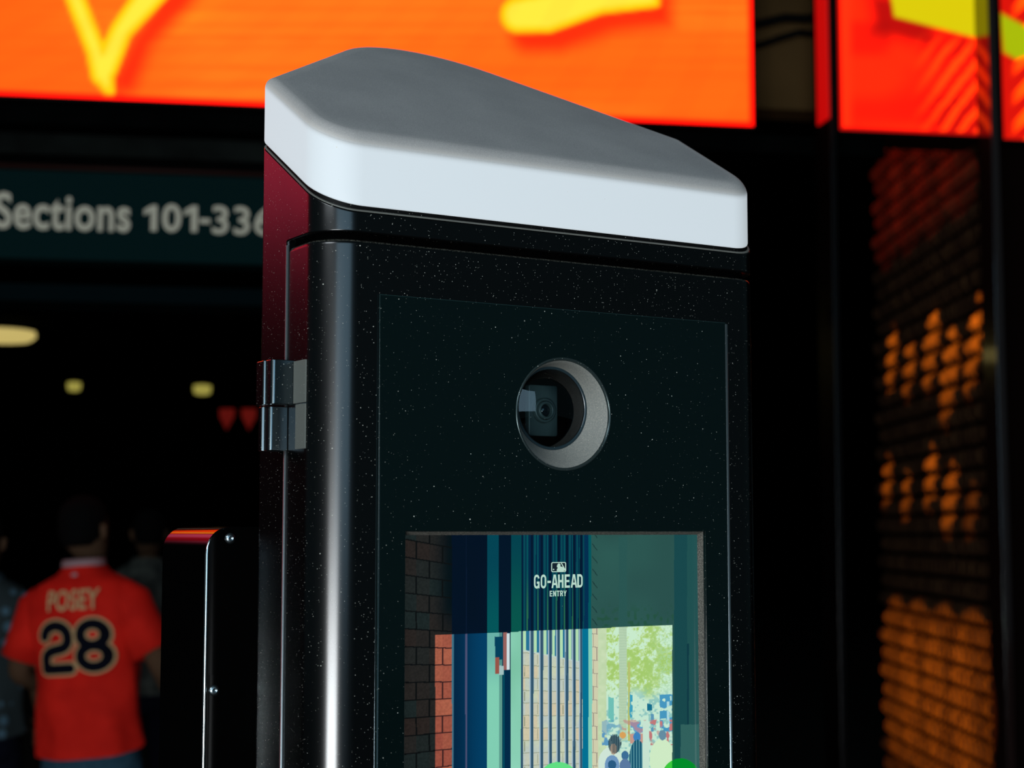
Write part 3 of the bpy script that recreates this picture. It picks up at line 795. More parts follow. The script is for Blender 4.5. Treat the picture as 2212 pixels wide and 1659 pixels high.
add_loft(bm, [[(x, y, ztop(y, z)) for x, y in plan(i, seg=10)] for i, z in ((.0002, 1.8908), (.0002, 1.8913), (.0014, 1.8915))]); bm_obj('trim_strip', bm, mat('pale_trim_edge', (.12, .12, .105), .4), kiosk, angle=50)
# dark recess behind the gap above the door
bm = bmesh.new(); add_loft(bm, [[(x, y, z) for x, y in plan(.007)] for z in (1.80, ZG + .001)]); bm_obj('gap_recess', bm, M['black'], kiosk, angle=50)

# door: front plus wrapped corners, opening for the pane, rounded top
GX0, GX1, GZ0, GZ1 = .0478, .3795, .62, 1.8287
def door_outline(i=0.0, seg=12):
    e = .0015
    pts = [(i, i), (W - i, i), (W - i, SEAM - .0035 - i), (i, SEAM - .0035 - i)]
    return rounded_poly(pts, [.030 - i, .030 - i, .0015, .0015], seg)
bm = bmesh.new(); rings_ = []
for i, z in ((0.002, .03), (0, .033), (0, GZ0), (0, GZ1), (0, ZD - .004), (.0006, ZD - .0018), (.0018, ZD - .0005), (.0040, ZD)):
    rings_.append([(x, y, z) for x, y in door_outline(i)])
vv = add_loft(bm, rings_)
# cut the opening in the flat front between GZ0 and GZ1
bm.faces.ensure_lookup_table(); bm.normal_update()
for f in list(bm.faces):
    c = f.calc_center_median()
    if f.calc_area() > .1 and abs(f.normal.y) > .9 and c.y < .002:
        zs_ = sorted({round(v.co.z, 4) for v in f.verts})
        if abs(zs_[0] - GZ0) < 1e-3:
            xs_ = sorted({v.co.x for v in f.verts}); x0, x1 = xs_[0], xs_[-1]
            lo = [v for v in f.verts if abs(v.co.z - GZ0) < 1e-4]; hi = [v for v in f.verts if abs(v.co.z - GZ1) < 1e-4]
            lo.sort(key=lambda v: v.co.x); hi.sort(key=lambda v: v.co.x)
            bm.faces.remove(f)
            e = .0002
            a = [bm.verts.new((GX0 - e, 0, z)) for z in (GZ0, GZ1)]; b = [bm.verts.new((GX1 + e, 0, z)) for z in (GZ0, GZ1)]
            bm.faces.new((lo[0], a[0], a[1], hi[0])); bm.faces.new((b[0], lo[-1], hi[-1], b[1]))
            break
for f in bm.faces:
    if f.calc_center_median().z > ZD - .0021: f.material_index = 1
door = bm_obj('door', bm, [M['paint'], M['paint_dusty']], kiosk, angle=35)

# front pane with openings for the camera and the display
CX, CZ, CR = .2137, 1.7440, .0436
SX0, SX1, SZ0, SZ1 = .0708, .3556, 1.13, 1.6498
circ = [(CX + CR * math.cos(t), CZ + CR * math.sin(t)) for t in np.linspace(0, 2 * PI, 97)[:-1]]
me = curve_plate([[(GX0, GZ0), (GX1, GZ0), (GX1, GZ1), (GX0, GZ1)], circ, [(SX0, SZ0), (SX1, SZ0), (SX1, SZ1), (SX0, SZ1)]], .0026, .0009, 3)
me.transform(Matrix.Translation((0, .0025, 0)) @ UPRIGHT)
pane = link_mesh('front_pane', me, M['pane'], kiosk, smooth=True); me.set_sharp_from_angle(angle=R(50))
# rim line around the pane
me = curve_plate([[(GX0 - .0002, GZ0), (GX1 + .0002, GZ0), (GX1 + .0002, GZ1 + .0002), (GX0 - .0002, GZ1 + .0002)], [(GX0 + .0012, GZ0 + .0012), (GX1 - .0012, GZ0 + .0012), (GX1 - .0012, GZ1 - .0012), (GX0 + .0012, GZ1 - .0012)]], .0008, 0)
me.transform(Matrix.Translation((0, .0004, 0)) @ UPRIGHT); link_mesh('pane_rim', me, M['pane_rim'], kiosk)
bm = bmesh.new(); add_tube(bm, [(GX1 + .0012, .0002, GZ0), (GX1 + .0010, .0002, GZ1 - .001)], .0017, 12)
bm_obj('pane_edge_strip', bm, M['seam'] if 'seam' in M else mat('pane_edge_bright', (.5, .56, .58), .36, metal=1), kiosk, smooth=True)
bm = bmesh.new(); add_tube(bm, [(GX0 - .0014, .0005, GZ0), (GX0 - .0014, .0005, GZ1)], .0007, 10)
bm_obj('pane_edge_strip', bm, mat('pane_edge_metal', (.2, .24, .25), .2, metal=1), kiosk, smooth=True)

ro_ = .0007
me = curve_plate([[(SX0 - ro_, SZ0 - ro_), (SX1 + ro_, SZ0 - ro_), (SX1 + ro_, SZ1 + ro_), (SX0 - ro_, SZ1 + ro_)], [(SX0 - .0002, SZ0 - .0002), (SX1 + .0002, SZ0 - .0002), (SX1 + .0002, SZ1 + .0002), (SX0 - .0002, SZ1 + .0002)]], .0006, 0)
me.transform(Matrix.Translation((0, -.0001, 0)) @ UPRIGHT); link_mesh('screen_rim', me, mat('screen_rim_metal', (.12, .14, .14), .5, metal=.7), kiosk)
# display sunk behind the pane
DY = .0085
bm = bmesh.new()
def wall_quad(p): bm.faces.new([bm.verts.new(q) for q in p])
d0 = .0022
wall_quad([(SX1 - .0002, d0, SZ0), (SX1 - .0002, d0, SZ1), (SX1 - .0018, DY, SZ1), (SX1 - .0018, DY, SZ0)])
wall_quad([(SX0 + .0002, d0, SZ0), (SX0 + .0015, DY, SZ0), (SX0 + .0015, DY, SZ1), (SX0 + .0002, d0, SZ1)])
wall_quad([(SX0, d0, SZ1 - .0002), (SX0, DY, SZ1 - .0028), (SX1, DY, SZ1 - .0028), (SX1, d0, SZ1 - .0002)])
wall_quad([(SX0, d0, SZ0), (SX1, d0, SZ0), (SX1, DY, SZ0), (SX0, DY, SZ0)])
lip = bm_obj('screen_bezel', bm, M['lip'], kiosk)

def kiosk_px(X, Z, Y):
    P = np.stack([KO.x + U.x * X + V.x * Y, KO.y + U.y * X + V.y * Y, Z - EYE], -1)
    k = P[..., 1] * math.cos(PITCH) + P[..., 2] * math.sin(PITCH)
    v = -P[..., 1] * math.sin(PITCH) + P[..., 2] * math.cos(PITCH)
    return 1106 + F_PX * P[..., 0] / k, 829.5 - F_PX * v / k
def paint_display(x, y):
    """the camera preview shown on the display: x, y are picture coordinates"""
    sh = x.shape; Z3 = np.zeros(sh + (3,)); C = lambda c: lina(c) + Z3
    n1 = vnoise(x / 7 + 20, y / 7 + 20, 11); n2 = vnoise(x / 60 + 30, y / 60 + 12, 12); n3 = vnoise(x / 3 + 9, y / 3 + 5, 13); n4 = vnoise(x / 25 + 50, y / 25 + 50, 14)
    rect = lambda a, b, c=0, d=5000: (x >= a) & (x < b) & (y >= c) & (y < d)
    # ---- bright version
    br = C((190, 226, 196))
    def put(arr, m, c):
        arr[m] = np.broadcast_to(c, arr.shape)[m] if np.ndim(c) > 1 else c
    # left brick pier
    def courses(sl_top, sl_bot, x0, h, y0):
        sl = sl_top + (sl_bot - sl_top) * (y - 1160) / 360
        q = (y - sl * (x - x0) - y0) / h; r_ = np.floor(q); return r_, q - r_
    row, fy = courses(.20, -.05, 880, 38.6, 1150 + 14)
    bx = (x - 870.5 + (row % 2) * 28.5) / 57; fxb = bx - np.floor(bx)
    mort = (fy < .075) | (np.abs(fxb - .5) < .03)
    rc = np.random.default_rng(3).random((64, 16)); tone = rc[(row.astype(int)) % 64, np.floor(bx).astype(int) % 16]
    brick = mixc(C((170, 96, 72)), lina((136, 64, 54)), tone); brick = brick * (.85 + .3 * n3)[..., None]
    brick[mort] = lina((58, 30, 30))
    m = x < 976; br[m] = brick[m]
    put(br, rect(976, 980), lina((60, 110, 130))); 
    blue = mixc(C((0, 36, 66)), lina((0, 60, 98)), smooth(976, 1050, x)); put(br, rect(980, 1052), blue)
    put(br, rect(1005, 1009), lina((74, 78, 112)))
    mint = mixc(C((128, 205, 178)), lina((0, 92, 140)), smooth(1500, 1400, y) * .35); put(br, rect(1052, 1078), mint)
    put(br, rect(1078, 1085), mixc(mint, lina((0, 50, 80)), np.full(sh, .5)))
    put(br, rect(1085, 1103), lina((0, 40, 70))); put(br, rect(1086, 1090), lina((0, 70, 90)))
    put(br, rect(1069, 1086, 1375, 1425), lina((0, 62, 90)))
    put(br, rect(1087, 1096, 1366, 1447), lina((150, 96, 92))); put(br, rect(1094, 1101, 1368, 1447), lina((205, 222, 226)))
    put(br, rect(1069, 1078, 1420, 1456), lina((150, 82, 70))); put(br, rect(1078, 1088, 1438, 1458), lina((160, 190, 190)))
    put(br, rect(1103, 1125), mixc(C((146, 216, 190)), lina((120, 190, 160)), n2))
    # gate bars with pale brick behind
    g = rect(1125, 1262)
    r2, f2 = courses(.17, .02, 1120, 27.2, 1463)
    b2 = (x - 1134 + (r2 % 2) * 28) / 55; fb2 = b2 - np.floor(b2)
    pale = mixc(C((200, 208, 176)), lina((184, 196, 192)), n4); pale = mixc(pale, lina((206, 196, 166)), smooth(.4, .9, rc[r2.astype(int) % 64, np.floor(b2).astype(int) % 16]))
    pale = pale * (.95 + .08 * n3)[..., None]
    pale[(f2 < .05) | ((fb2 > .48) & (fb2 < .505) & (f2 > .12) & (f2 < .9))] = lina((138, 146, 120))
    top = C((176, 220, 176))
    BARS = (1126.3, 1149, 1170, 1189, 1206.5, 1224.5, 1240.3, 1255)
    for bq, wq in zip(BARS, (6, 6, 6, 5.5, 5.5, 5.5, 5, 4)): top[(x > bq + wq + 4) & (x < bq + wq + 11)] = lina((36, 112, 148))
    edge = 1404 + (x - 1125) * .20
    br[g] = np.where((y < edge)[..., None], top, pale)[g]
    put(br, g & (np.abs(y - edge) < 1.5), lina((190, 210, 200)))
    for bq, wq in zip(BARS, (6, 6, 6, 5.5, 5.5, 5.5, 5, 4)):
        put(br, g & (np.abs(x - bq) < wq / 2 + .6), lina((78, 112, 130))); put(br, g & (np.abs(x - bq - .6) < wq * .28), lina((40, 74, 100)))
        put(br, g & (x > bq - wq / 2 - 2.4) & (x < bq - wq / 2 - .4), lina((168, 190, 206)))
    put(br, rect(1258, 1271), lina((0, 112, 146))); put(br, rect(1271, 1279), lina((128, 204, 186)))
    q = rect(1279, 1296); r3 = np.floor((y - .1 * (x - 1279)) / 28.5); f3_ = (y - .1 * (x - 1279)) / 28.5 - r3; zz = ((f3_ < .05) & (x < 1291)) | ((np.abs(x - 1281.5) < .8) & (r3 % 2 == 0)) | ((np.abs(x - 1289) < .7) & (r3 % 2 == 1))
    pier = C((206, 204, 172)); pier[zz] = lina((150, 140, 128)); br[q] = pier[q]
    # trees and sky
    sky = rect(1296, 3000)
    f1 = vnoise(x / 9 + 3, y / 8 + 90, 31); f2n = vnoise(x / 4.2 + 60, y / 4 + 10, 32); f3 = vnoise(x / 2.1 + 8, y / 2.1 + 31, 33); big = vnoise(x / 38 + 11, y / 46 + 71, 34)
    leafn = .42 * f1 + .32 * f2n + .26 * f3
    bias = .50 * big + .12 * np.exp(-(((x - 1330) / 34) ** 2 + ((y - 1440) / 55) ** 2)) + .10 * np.exp(-(((x - 1385) / 34) ** 2 + ((y - 1470) / 50) ** 2))
    leaf = mixc(C((200, 234, 204)), lina((184, 216, 140)), smooth(.52, .66, leafn * .75 + bias))
    leaf = mixc(leaf, lina((160, 200, 104)), smooth(.64, .80, leafn * .8 + bias) * .9)
    leaf = mixc(leaf, lina((172, 214, 172)), smooth(.45, .6, f3) * smooth(1390, 1450, x) * .7)
    leaf = mixc(leaf, C((196, 230, 208)), smooth(1495, 1530, y + 26 * n4))
    leaf = mixc(leaf, lina((116, 184, 184)), smooth(.50, .66, f2n * .5 + f1 * .5) * smooth(1475, 1520, y) * .75)
    br[sky] = leaf[sky]
    put(br, rect(1292, 1310), mixc(C((188, 212, 168)), lina((200, 220, 180)), n1))
    put(br, rect(1337, 1354, 0, 1600), mixc(C((184, 210, 178)), lina((170, 200, 168)), ((y / 6) % 1)))
    put(br, rect(1356, 1361, 1430, 1600), lina((180, 190, 110)))
    for (a, b, c, d, co) in ((1425, 1455, 1500, 1580, (70, 150, 190)), (1362, 1390, 1560, 1582, (90, 160, 200)), (1398, 1408, 1520, 1535, (20, 110, 140)),
                             (1314, 1326, 1505, 1560, (110, 190, 180)), (1360, 1366, 1495, 1550, (60, 160, 190)), (1406, 1412, 1540, 1580, (90, 150, 180)), (1440, 1446, 1515, 1570, (170, 214, 220))):
        mm = rect(a, b, c, d) & (n1 > .35); put(br, mm, lina(co))
    cr = (y > 1555) & (y < 1610) & (x > 1300) & (x < 1455); cm = smooth(.58, .66, n1)[..., None] * np.where(n4 > .5, 1, .6)[..., None]
    br[cr] = (br * (1 - cm) + np.where((n2 > .5)[..., None], lina((90, 150, 190)), lina((190, 120, 120))) * cm)[cr]
    ell = lambda cx, cy, rx, ry: ((x - cx) / rx) ** 2 + ((y - cy) / ry) ** 2 < 1
    # passers-by on the picture
    put(br, ell(1318, 1650, 26, 36), lina((206, 228, 214))); put(br, ell(1322, 1655, 16, 24), lina((110, 150, 190)))
    put(br, ell(1327, 1608, 13, 20), lina((84, 110, 118))); put(br, ell(1325, 1618, 7, 12), lina((170, 150, 130)))
    hair_ = ell(1328, 1606, 14, 21) & (((x / 4.2) % 1) < .45); put(br, hair_, lina((24, 56, 70)))
    put(br, ell(1345, 1588, 7, 7), lina((214, 160, 90)))
    put(br, rect(1361, 1392, 1585, 1606), lina((196, 150, 136))); put(br, ell(1376, 1592, 8, 11), lina((60, 130, 190)))
    put(br, ell(1377, 1640, 18, 42), lina((20, 84, 110))); put(br, ell(1377, 1640, 18, 42) & (((x / 6) % 1) < .35), lina((90, 150, 160)))
    put(br, ell(1350, 1632, 8, 10), lina((60, 110, 150))); put(br, ell(1350, 1655, 12, 16), lina((90, 120, 160)))
    put(br, ell(1430, 1640, 27, 44), lina((206, 234, 196))); put(br, ell(1431, 1588, 8, 11), lina((100, 140, 160)))
    put(br, ell(1322, 1652, 9, 10), lina((40, 90, 130)))
    put(br, rect(1388, 1402, 1560, 1700), lina((198, 226, 208)))
    # ---- dimmed version outside the view finder
    dk = C((44, 88, 82)); dk = mixc(dk, lina((40, 78, 74)), n2)
    bd = mixc(C((38, 30, 27)), lina((24, 34, 34)), tone) * (.8 + .4 * n3)[..., None]; bd = mixc(bd, C((2, 12, 18)), smooth(925, 975, x) * smooth(1420, 1300, y)); bd[mort] = lina((8, 8, 9))
    m = x < 976; dk[m] = bd[m]
    put(dk, rect(976, 1052), mixc(C((0, 10, 26)), lina((0, 14, 38)), n2)); put(dk, rect(1006, 1008), lina((6, 20, 44)))
    put(dk, rect(1052, 1077), mixc(C((0, 66, 82)), lina((0, 84, 88)), smooth(1200, 1360, y)))
    put(dk, rect(1077, 1104), lina((0, 16, 36)))
    put(dk, rect(1104, 1126), mixc(C((0, 64, 76)), lina((4, 84, 74)), smooth(1160, 1350, y)))
    put(dk, rect(1126, 1262), lina((0, 36, 66)))
    for bq in BARS:
        put(dk, rect(1126, 1262) & (x > bq + 4) & (x < bq + 8.5), lina((4, 70, 82)))
        mm = rect(1126, 1262) & (x > bq + 11) & (x < bq + 14.5); put(dk, mm, mixc(C((2, 76, 86)), lina((36, 104, 74)), smooth(1220, 1340, y)))
        put(dk, rect(1126, 1262) & (np.abs(x - bq) < 2.6), lina((0, 20, 44)))
    put(dk, rect(1262, 1271), lina((0, 44, 78))); put(dk, rect(1271, 1277), lina((0, 84, 92)))
    zz2 = (np.abs(((y - 1.3 * (x - 1279)) / 27) % 1 - .5) < .05) & rect(1279, 1290); put(dk, zz2, lina((20, 48, 48)))
    lf = rect(1290, 1455, 1290, 1372); lm = (smooth(.55, .75, n1) * smooth(1295, 1340, y))[..., None]; dk[lf] = (dk * (1 - .6 * lm) + lina((30, 78, 50)) * .6 * lm)[lf]
    put(dk, rect(1337, 1354, 1160), mixc(C((40, 84, 80)), lina((40, 84, 80)), n1))
    put(dk, rect(1456, 1484), lina((22, 70, 74))); put(dk, rect(1484, 1600), lina((30, 78, 78)))
    put(dk, rect(1484, 1488, 1390, 1580), lina((14, 56, 66)))
    put(dk, rect(1470, 1510, 1565, 1700) & (n2 > -1), lina((48, 96, 92)))
    green = lambda cx, cy, rx, ry: ell(cx, cy, rx, ry)
    yb = 1372 - (x - 940) * (22 / 512)
    inside = (x > 940) & (x < 1452) & (y > yb)
    out = np.where(inside[..., None], br, dk)
    put(out, ell(1206, 1676, 38, 30) , lina((96, 222, 130))); put(out, ell(1206, 1682, 26, 22), lina((150, 230, 180)))
    put(out, ell(1470, 1684, 42, 46), lina((60, 200, 60))); put(out, ell(1470, 1684, 42, 46) & ~inside, lina((0, 140, 40)))
    return out
xs = np.linspace(SX0 + .0012, SX1 - .0012, 620); 
# fine rows only where the photograph looks, coarser below
zs = np.concatenate([np.linspace(SZ0, 1.42, 40)[:-1], np.linspace(1.42, SZ1 - .0026, 500)])
X, Z = np.meshgrid(xs, zs); px, py = kiosk_px(X, Z, DY)
display = grid_picture('display', xs, zs, DY - .0001, paint_display(px, py), M['display'], kiosk)
# wording and emblem on the display
def disp_xz(px_, py_):
    # inverse of kiosk_px on the display plane
    a = at(px_, py_, 1) - Vector((0, 0, EYE)); c = Vector((0, 0, EYE)) - KO
    t = (DY - c.dot(V)) / a.dot(V); P_ = c + a * t
    return P_.dot(U), P_.z + 0
xl, zl = disp_xz(1153, 1272); xr, zr = disp_xz(1258, 1268); _, ztp = disp_xz(1205, 1241)
# letters drawn as polygons: condensed bold capitals
def letter(ch):
    t = .30
    P_ = {
     'H': [[(0,0),(t,0),(t,.42),(1-t,.42),(1-t,0),(1,0),(1,1),(1-t,1),(1-t,.59),(t,.59),(t,1),(0,1)]],
     'E': [[(0,0),(.95,0),(.95,.17),(t,.17),(t,.42),(.86,.42),(.86,.58),(t,.58),(t,.83),(.93,.83),(.93,1),(0,1)]],
     'A': [[(-.08,0),(.20,0),(.28,.22),(.72,.22),(.80,0),(1.08,0),(.70,1),(.30,1)], [(.34,.38),(.50,.84),(.66,.38)]],
     'N': [[(0,0),(t,0),(t,.62),(.70,0),(1,0),(1,1),(1-t,1),(1-t,.40),(.30,1),(0,1)]],
     'T': [[(.36,0),(.64,0),(.64,.82),(1,.82),(1,1),(0,1),(0,.82),(.36,.82)]],
     'Y': [[(.36,0),(.64,0),(.64,.42),(1.06,1),(.76,1),(.50,.60),(.24,1),(-.06,1),(.36,.42)]],
     '-': [[(.0,.38),(.62,.38),(.62,.55),(.0,.55)]],
    }
    def arc(cx, cy, rx, ry, a0, a1, n=10): return [(cx + rx * math.cos(R(a)), cy + ry * math.sin(R(a))) for a in np.linspace(a0, a1, n)]
    if ch == 'O': return [arc(.5, .70, .5, .32, 0, 180) + arc(.5, .30, .5, .32, 180, 360), arc(.5, .70, .24, .15, 0, 180) + arc(.5, .30, .24, .15, 180, 360)]
    if ch == 'D': return [[(0, 0), (.45, 0)] + arc(.50, .30, .5, .30, -90, 0) + arc(.50, .70, .5, .30, 0, 90) + [(0, 1)], [(t, .17), (t, .83)] + arc(.48, .70, .25, .13, 90, 0) + arc(.48, .30, .25, .13, 0, -90)]
    if ch == 'G': return [arc(.5, .70, .5, .32, 8, 180) + arc(.5, .30, .5, .32, 180, 330) + [(.80, 0), (1.0, 0), (1.0, .50), (.52, .50), (.52, .34), (.74, .34), (.74, .28)] + arc(.5, .30, .24, .15, 350, 180) + arc(.5, .70, .24, .15, 180, 8)]
    if ch == 'R': return [[(0, 0), (t, 0), (t, .38), (.48, .38), (.72, 0), (1.04, 0), (.76, .42)] + arc(.60, .70, .40, .30, -50, 90) + [(0, 1)], [(t, .56), (t, .83)] + arc(.55, .695, .18, .135, 90, -90)]
    return P_[ch]
def lettering(name, s, x0, x1, z0, z1, y, m, parent, gap=.22):
    bmx = bmesh.new(); adv = 0; items = []
    for ch in s:
        wd = .62 if ch == '-' else 1.0
        items.append((ch, adv)); adv += wd + gap - (.10 if ch in 'A' else 0)
    tot = adv - gap
    for ch, a in items:
        me_ = curve_plate([[((px_ + a) / tot * (x1 - x0) + x0, z0 + pz_ * (z1 - z0)) for px_, pz_ in lp] for lp in letter(ch)], .00005)
        bmx.from_mesh(me_)
    bmesh.ops.transform(bmx, matrix=Matrix.Translation((0, y, 0)) @ UPRIGHT, verts=bmx.verts)
    return bm_obj(name, bmx, m, parent)
dispY = DY - .0004
zc = (zl + zr) / 2
lettering('headline_lettering', 'GO-AHEAD', xl, xr, zc, zc + (ztp - zc), dispY, M['text'], display)
xe0, ze0 = disp_xz(1187, 1288.5); xe1, ze1 = disp_xz(1223, 1275.5)
lettering('subline_lettering', 'ENTRY', xe0, xe1, ze0, ze1, dispY, M['text'], display)
# emblem: rounded frame with batter silhouette
ex0, ez0 = disp_xz(1190, 1236); ex1, ez1 = disp_xz(1222, 1214)
def em(x_, z_): return (ex0 + (ex1 - ex0) * x_, ez0 + (ez1 - ez0) * z_)
def emr(i, r): 
    pts = rounded_poly([(i, i), (1.5 - i, i), (1.5 - i, 1 - i), (i, 1 - i)], [r] * 4, 6); return [em(a / 1.5, b) for a, b in pts]
def flat_part(name, loops, y, m, parent):
    me_ = curve_plate(loops, .00005); me_.transform(Matrix.Translation((0, y, 0)) @ UPRIGHT); return link_mesh(name, me_, m, parent)
flat_part('emblem_ground', [emr(.04, .13)], dispY, M['emblem_dark'], display)
flat_part('emblem_frame', [emr(0, .16), emr(.085, .09)], dispY - .0002, M['text'], display)
sil = [(.40, .085), (.365, .20), (.40, .33), (.43, .42), (.425, .47), (.37, .53), (.385, .58), (.375, .64), (.41, .70), (.425, .79), (.47, .86), (.53, .87), (.59, .83), (.625, .74), (.615, .62), (.625, .55), (.69, .54), (.76, .50), (.80, .44),
       (.64, .93), (.70, .93), (.87, .46), (.93, .32), (.945, .22), (.91, .145), (.85, .125), (.81, .085)]
flat_part('emblem_batter', [[em(a, b) for a, b in sil]], dispY - .0002, M['text'], display)
flat_part('emblem_ball', [[em(.155 + .045 * math.cos(t), .27 + .07 * math.sin(t)) for t in np.linspace(0, 2 * PI, 17)[:-1]]], dispY - .0002, M['text'], display)

# camera: bezel ring, off-centre funnel, window and module
def circle3(cx, cz, r, y, n=72): return [(cx + r * math.cos(t), y, cz + r * math.sin(t)) for t in np.linspace(0, 2 * PI, n + 1)[:-1]]
CZ2 = CZ + .0060; R2 = .0338; D2 = .0185
bm = bmesh.new()
add_loft(bm, [circle3(CX, CZ, r, y) for r, y in ((.0458, -.0009), (.0455, -.0015), (.0446, -.0017), (.0438, -.0012), (.0433, .0004))], False, False)
bm_obj('camera_ring', bm, dust(mat('camera_ring_metal', (.03, .045, .045), .25, metal=.6)), kiosk, smooth=True)
bm = bmesh.new(); rr = []
for k in range(9):
    t = k / 8; s = t ** .8
    rr.append(circle3(CX, CZ + (CZ2 - CZ) * t, .0433 + (R2 - .0433) * s, .0004 + (D2 - .0004) * t))
add_loft(bm, rr, False, False); bm_obj('camera_funnel', bm, M['cone'], kiosk, smooth=True)
bm = bmesh.new(); add_loft(bm, [circle3(CX, CZ2, r, y) for r, y in ((R2 + .0004, D2 - .0012), (R2 - .001, D2 - .0016), (R2 - .0022, D2 - .0006), (R2 - .0022, D2 + .02))], False, False)
bm_obj('window_ring', bm, dust(mat('window_ring_black', (.01, .02, .025), .3)), kiosk, smooth=True)
# module behind the window
cmod = empty('camera_module', K_MAT); cmod.parent = kiosk; cmod.matrix_parent_inverse = Matrix(); cmod.matrix_basis = Matrix.Translation((CX, D2, CZ2))
bm = bmesh.new(); add_loft(bm, [circle3(0, 0, r, y) for r, y in ((R2 - .002, .0225), (.0001, .0225))], False, False); bm_obj('back_plate', bm, M['black'], cmod)
me = curve_plate([rounded_poly([(-.015, -.021), (.013, -.021), (.013, .021), (-.015, .021)], [.002] * 4, 4), [(.010 * math.cos(t) - .001, .010 * math.sin(t)) for t in np.linspace(0, 2 * PI, 41)[:-1]]], .0025, .0008)
me.transform(Matrix.Translation((0.003, .0185, -.001)) @ UPRIGHT); link_mesh('bracket', me, M['module'], cmod, smooth=True); me.set_sharp_from_angle(angle=R(40))
for r0, r1, y0, y1, nm in ((.0100, .0078, .012, .020, 'lens_barrel'), (.0074, .0052, .010, .018, 'lens_ring')):
    bm = bmesh.new(); add_loft(bm, [circle3(.002, -.001, r, y) for r, y in ((r0, y1), (r0, y0), (r0 - .0006, y0 - .0005), (r1 + .0004, y0 - .0005), (r1, y0), (r1, y1))], False, False)
    bm_obj(nm, bm, M['module'], cmod, smooth=True)
bm = bmesh.new(); add_loft(bm, [circle3(.002, -.001, r, y) for r, y in ((.0053, .0135), (.004, .0118), (.002, .0110), (.0002, .0108))], False, True)
bm_obj('lens', bm, M['lensglass'], cmod, smooth=True)
# window glass, slightly domed
wg = bpy.data.materials.new('clear_window_glass'); wg.use_nodes = True; N = wg.node_tree.nodes; L = wg.node_tree.links; N.clear()
out = N.new('ShaderNodeOutputMaterial'); tr = N.new('ShaderNodeBsdfTransparent'); tr.inputs[0].default_value = (.6, .72, .74, 1)
gl = N.new('ShaderNodeBsdfGlossy'); gl.inputs['Roughness'].default_value = .02; fr = N.new('ShaderNodeFresnel'); fr.inputs[0].default_value = 1.6
mx = N.new('ShaderNodeMixShader'); L.new(fr.outputs[0], mx.inputs[0]); L.new(tr.outputs[0], mx.inputs[1]); L.new(gl.outputs[0], mx.inputs[2]); L.new(mx.outputs[0], out.inputs[0])
M['window_glass'] = dust(wg, layers=((330, .07, .3),), color=(.5, .5, .45))
bm = bmesh.new(); rr = []
for k in range(8):
    r = (R2 - .0021) * (1 - k / 7 * .995); y = D2 - .0008 - .0075 * (1 - (r / (R2 - .0021)) ** 2)
    rr.append(circle3(CX, CZ2, r, y, 64))
add_loft(bm, rr, False, True); bm_obj('window_glass', bm, M['window_glass'], kiosk, smooth=True)

# cap: opal light band below, dark plate on top
CAPB = 1.8945; CAPH = .0560; FR = .011
BI = .0000
def cap_ring(i, z, ra=.115): return [(x, y, ztop(y, z)) for x, y in plan(i, rf=.034, rs=.011, ra=ra, seg=14)]
band = [(.003, CAPB, 1), (BI + .0004, CAPB + .0006, 1), (BI, CAPB + .002, 1)]
hb = CAPH - FR - .002
for k in range(1, 6): band.append((BI, CAPB + .002 + hb * k / 6, 1))
band += [(BI, CAPB + .002 + hb * .90, 1.0), (BI, CAPB + .002 + hb * .96, .99), (BI, CAPB + .002 + hb, .88)]
topr = []
for k in range(1, 19):
    t = R(5 * k); item = (BI + FR * (1 - math.cos(t)), CAPB + CAPH - FR + FR * math.sin(t))
    (band if 5 * k <= 15 else topr).append((*item, float(np.interp(5 * k, [0, 5, 15, 25, 40, 90], [.88, .74, .34, .14, .06, .02]))))
topr = [band[-1]] + topr
def cap_part(name, prof, fill):
    bmx = bmesh.new(); rings_ = [cap_ring(i, z) for i, z, _ in prof]; fac = [f for _, _, f in prof]
    if fill:
        last = rings_[-1]; cx = sum(p[0] for p in last) / len(last); cy = sum(p[1] for p in last) / len(last)
        for s in (.985, .965, .92, .8, .6, .4, .2, .05):
            rings_.append([((p[0] - cx) * s + cx, (p[1] - cy) * s + cy, ztop((p[1] - cy) * s + cy, CAPB + CAPH) + .003 * (1 - s * s)) for p in last]); fac.append(.02 if s > .98 else 0.0)
    add_loft(bmx, rings_, not fill, True)
    n = len(rings_[0]); o_ = bm_obj(name, bmx, M['cap'], kiosk, smooth=True)
    a_ = o_.data.attributes.new('opal', 'FLOAT', 'POINT'); a_.data.foreach_set('value', np.repeat(np.array(fac, dtype=np.float32), n))
    return o_
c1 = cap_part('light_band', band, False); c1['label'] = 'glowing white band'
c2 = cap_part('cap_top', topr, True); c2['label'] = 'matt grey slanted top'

# hinge on the left side over the seam
hz0, hz1, hz2 = 1.7115, 1.7458, 1.7802
hinge = empty('hinge', Matrix()); hinge.parent = kiosk; hinge.matrix_basis = Matrix.Translation((0, SEAM, hz0))
def hinge_shape(ya, yb, yk, out_=.0135, r=.0030):
    # plan of a knuckle: flat on the body, bulging outwards (negative X)
    return rounded_poly([(0, ya), (-.004, ya), (-out_ + .002, yk), (-out_, yk + .008), (-out_ + .001, yb - .008), (-.003, yb), (0, yb)], [0, .0008, r, r, r, .001, 0], 6)
def prism(name, outl, z0, z1, m, parent, inset=.0006, angle=35):
    bmx = bmesh.new(); c = Vector((sum(p[0] for p in outl) / len(outl), sum(p[1] for p in outl) / len(outl)))
    def ins(k): return [tuple(Vector(p) + (c - Vector(p)).normalized() * k) for p in outl]
    add_loft(bmx, [[(x, y, z) for x, y in o_] for o_, z in ((ins(inset), z0), (outl, z0 + inset), (outl, z1 - inset), (ins(inset), z1))])
    return bm_obj(name, bmx, m, parent, angle=angle)
H = hz1 - hz0
hy = lambda pts: [(x, y - SEAM) for x, y in pts]
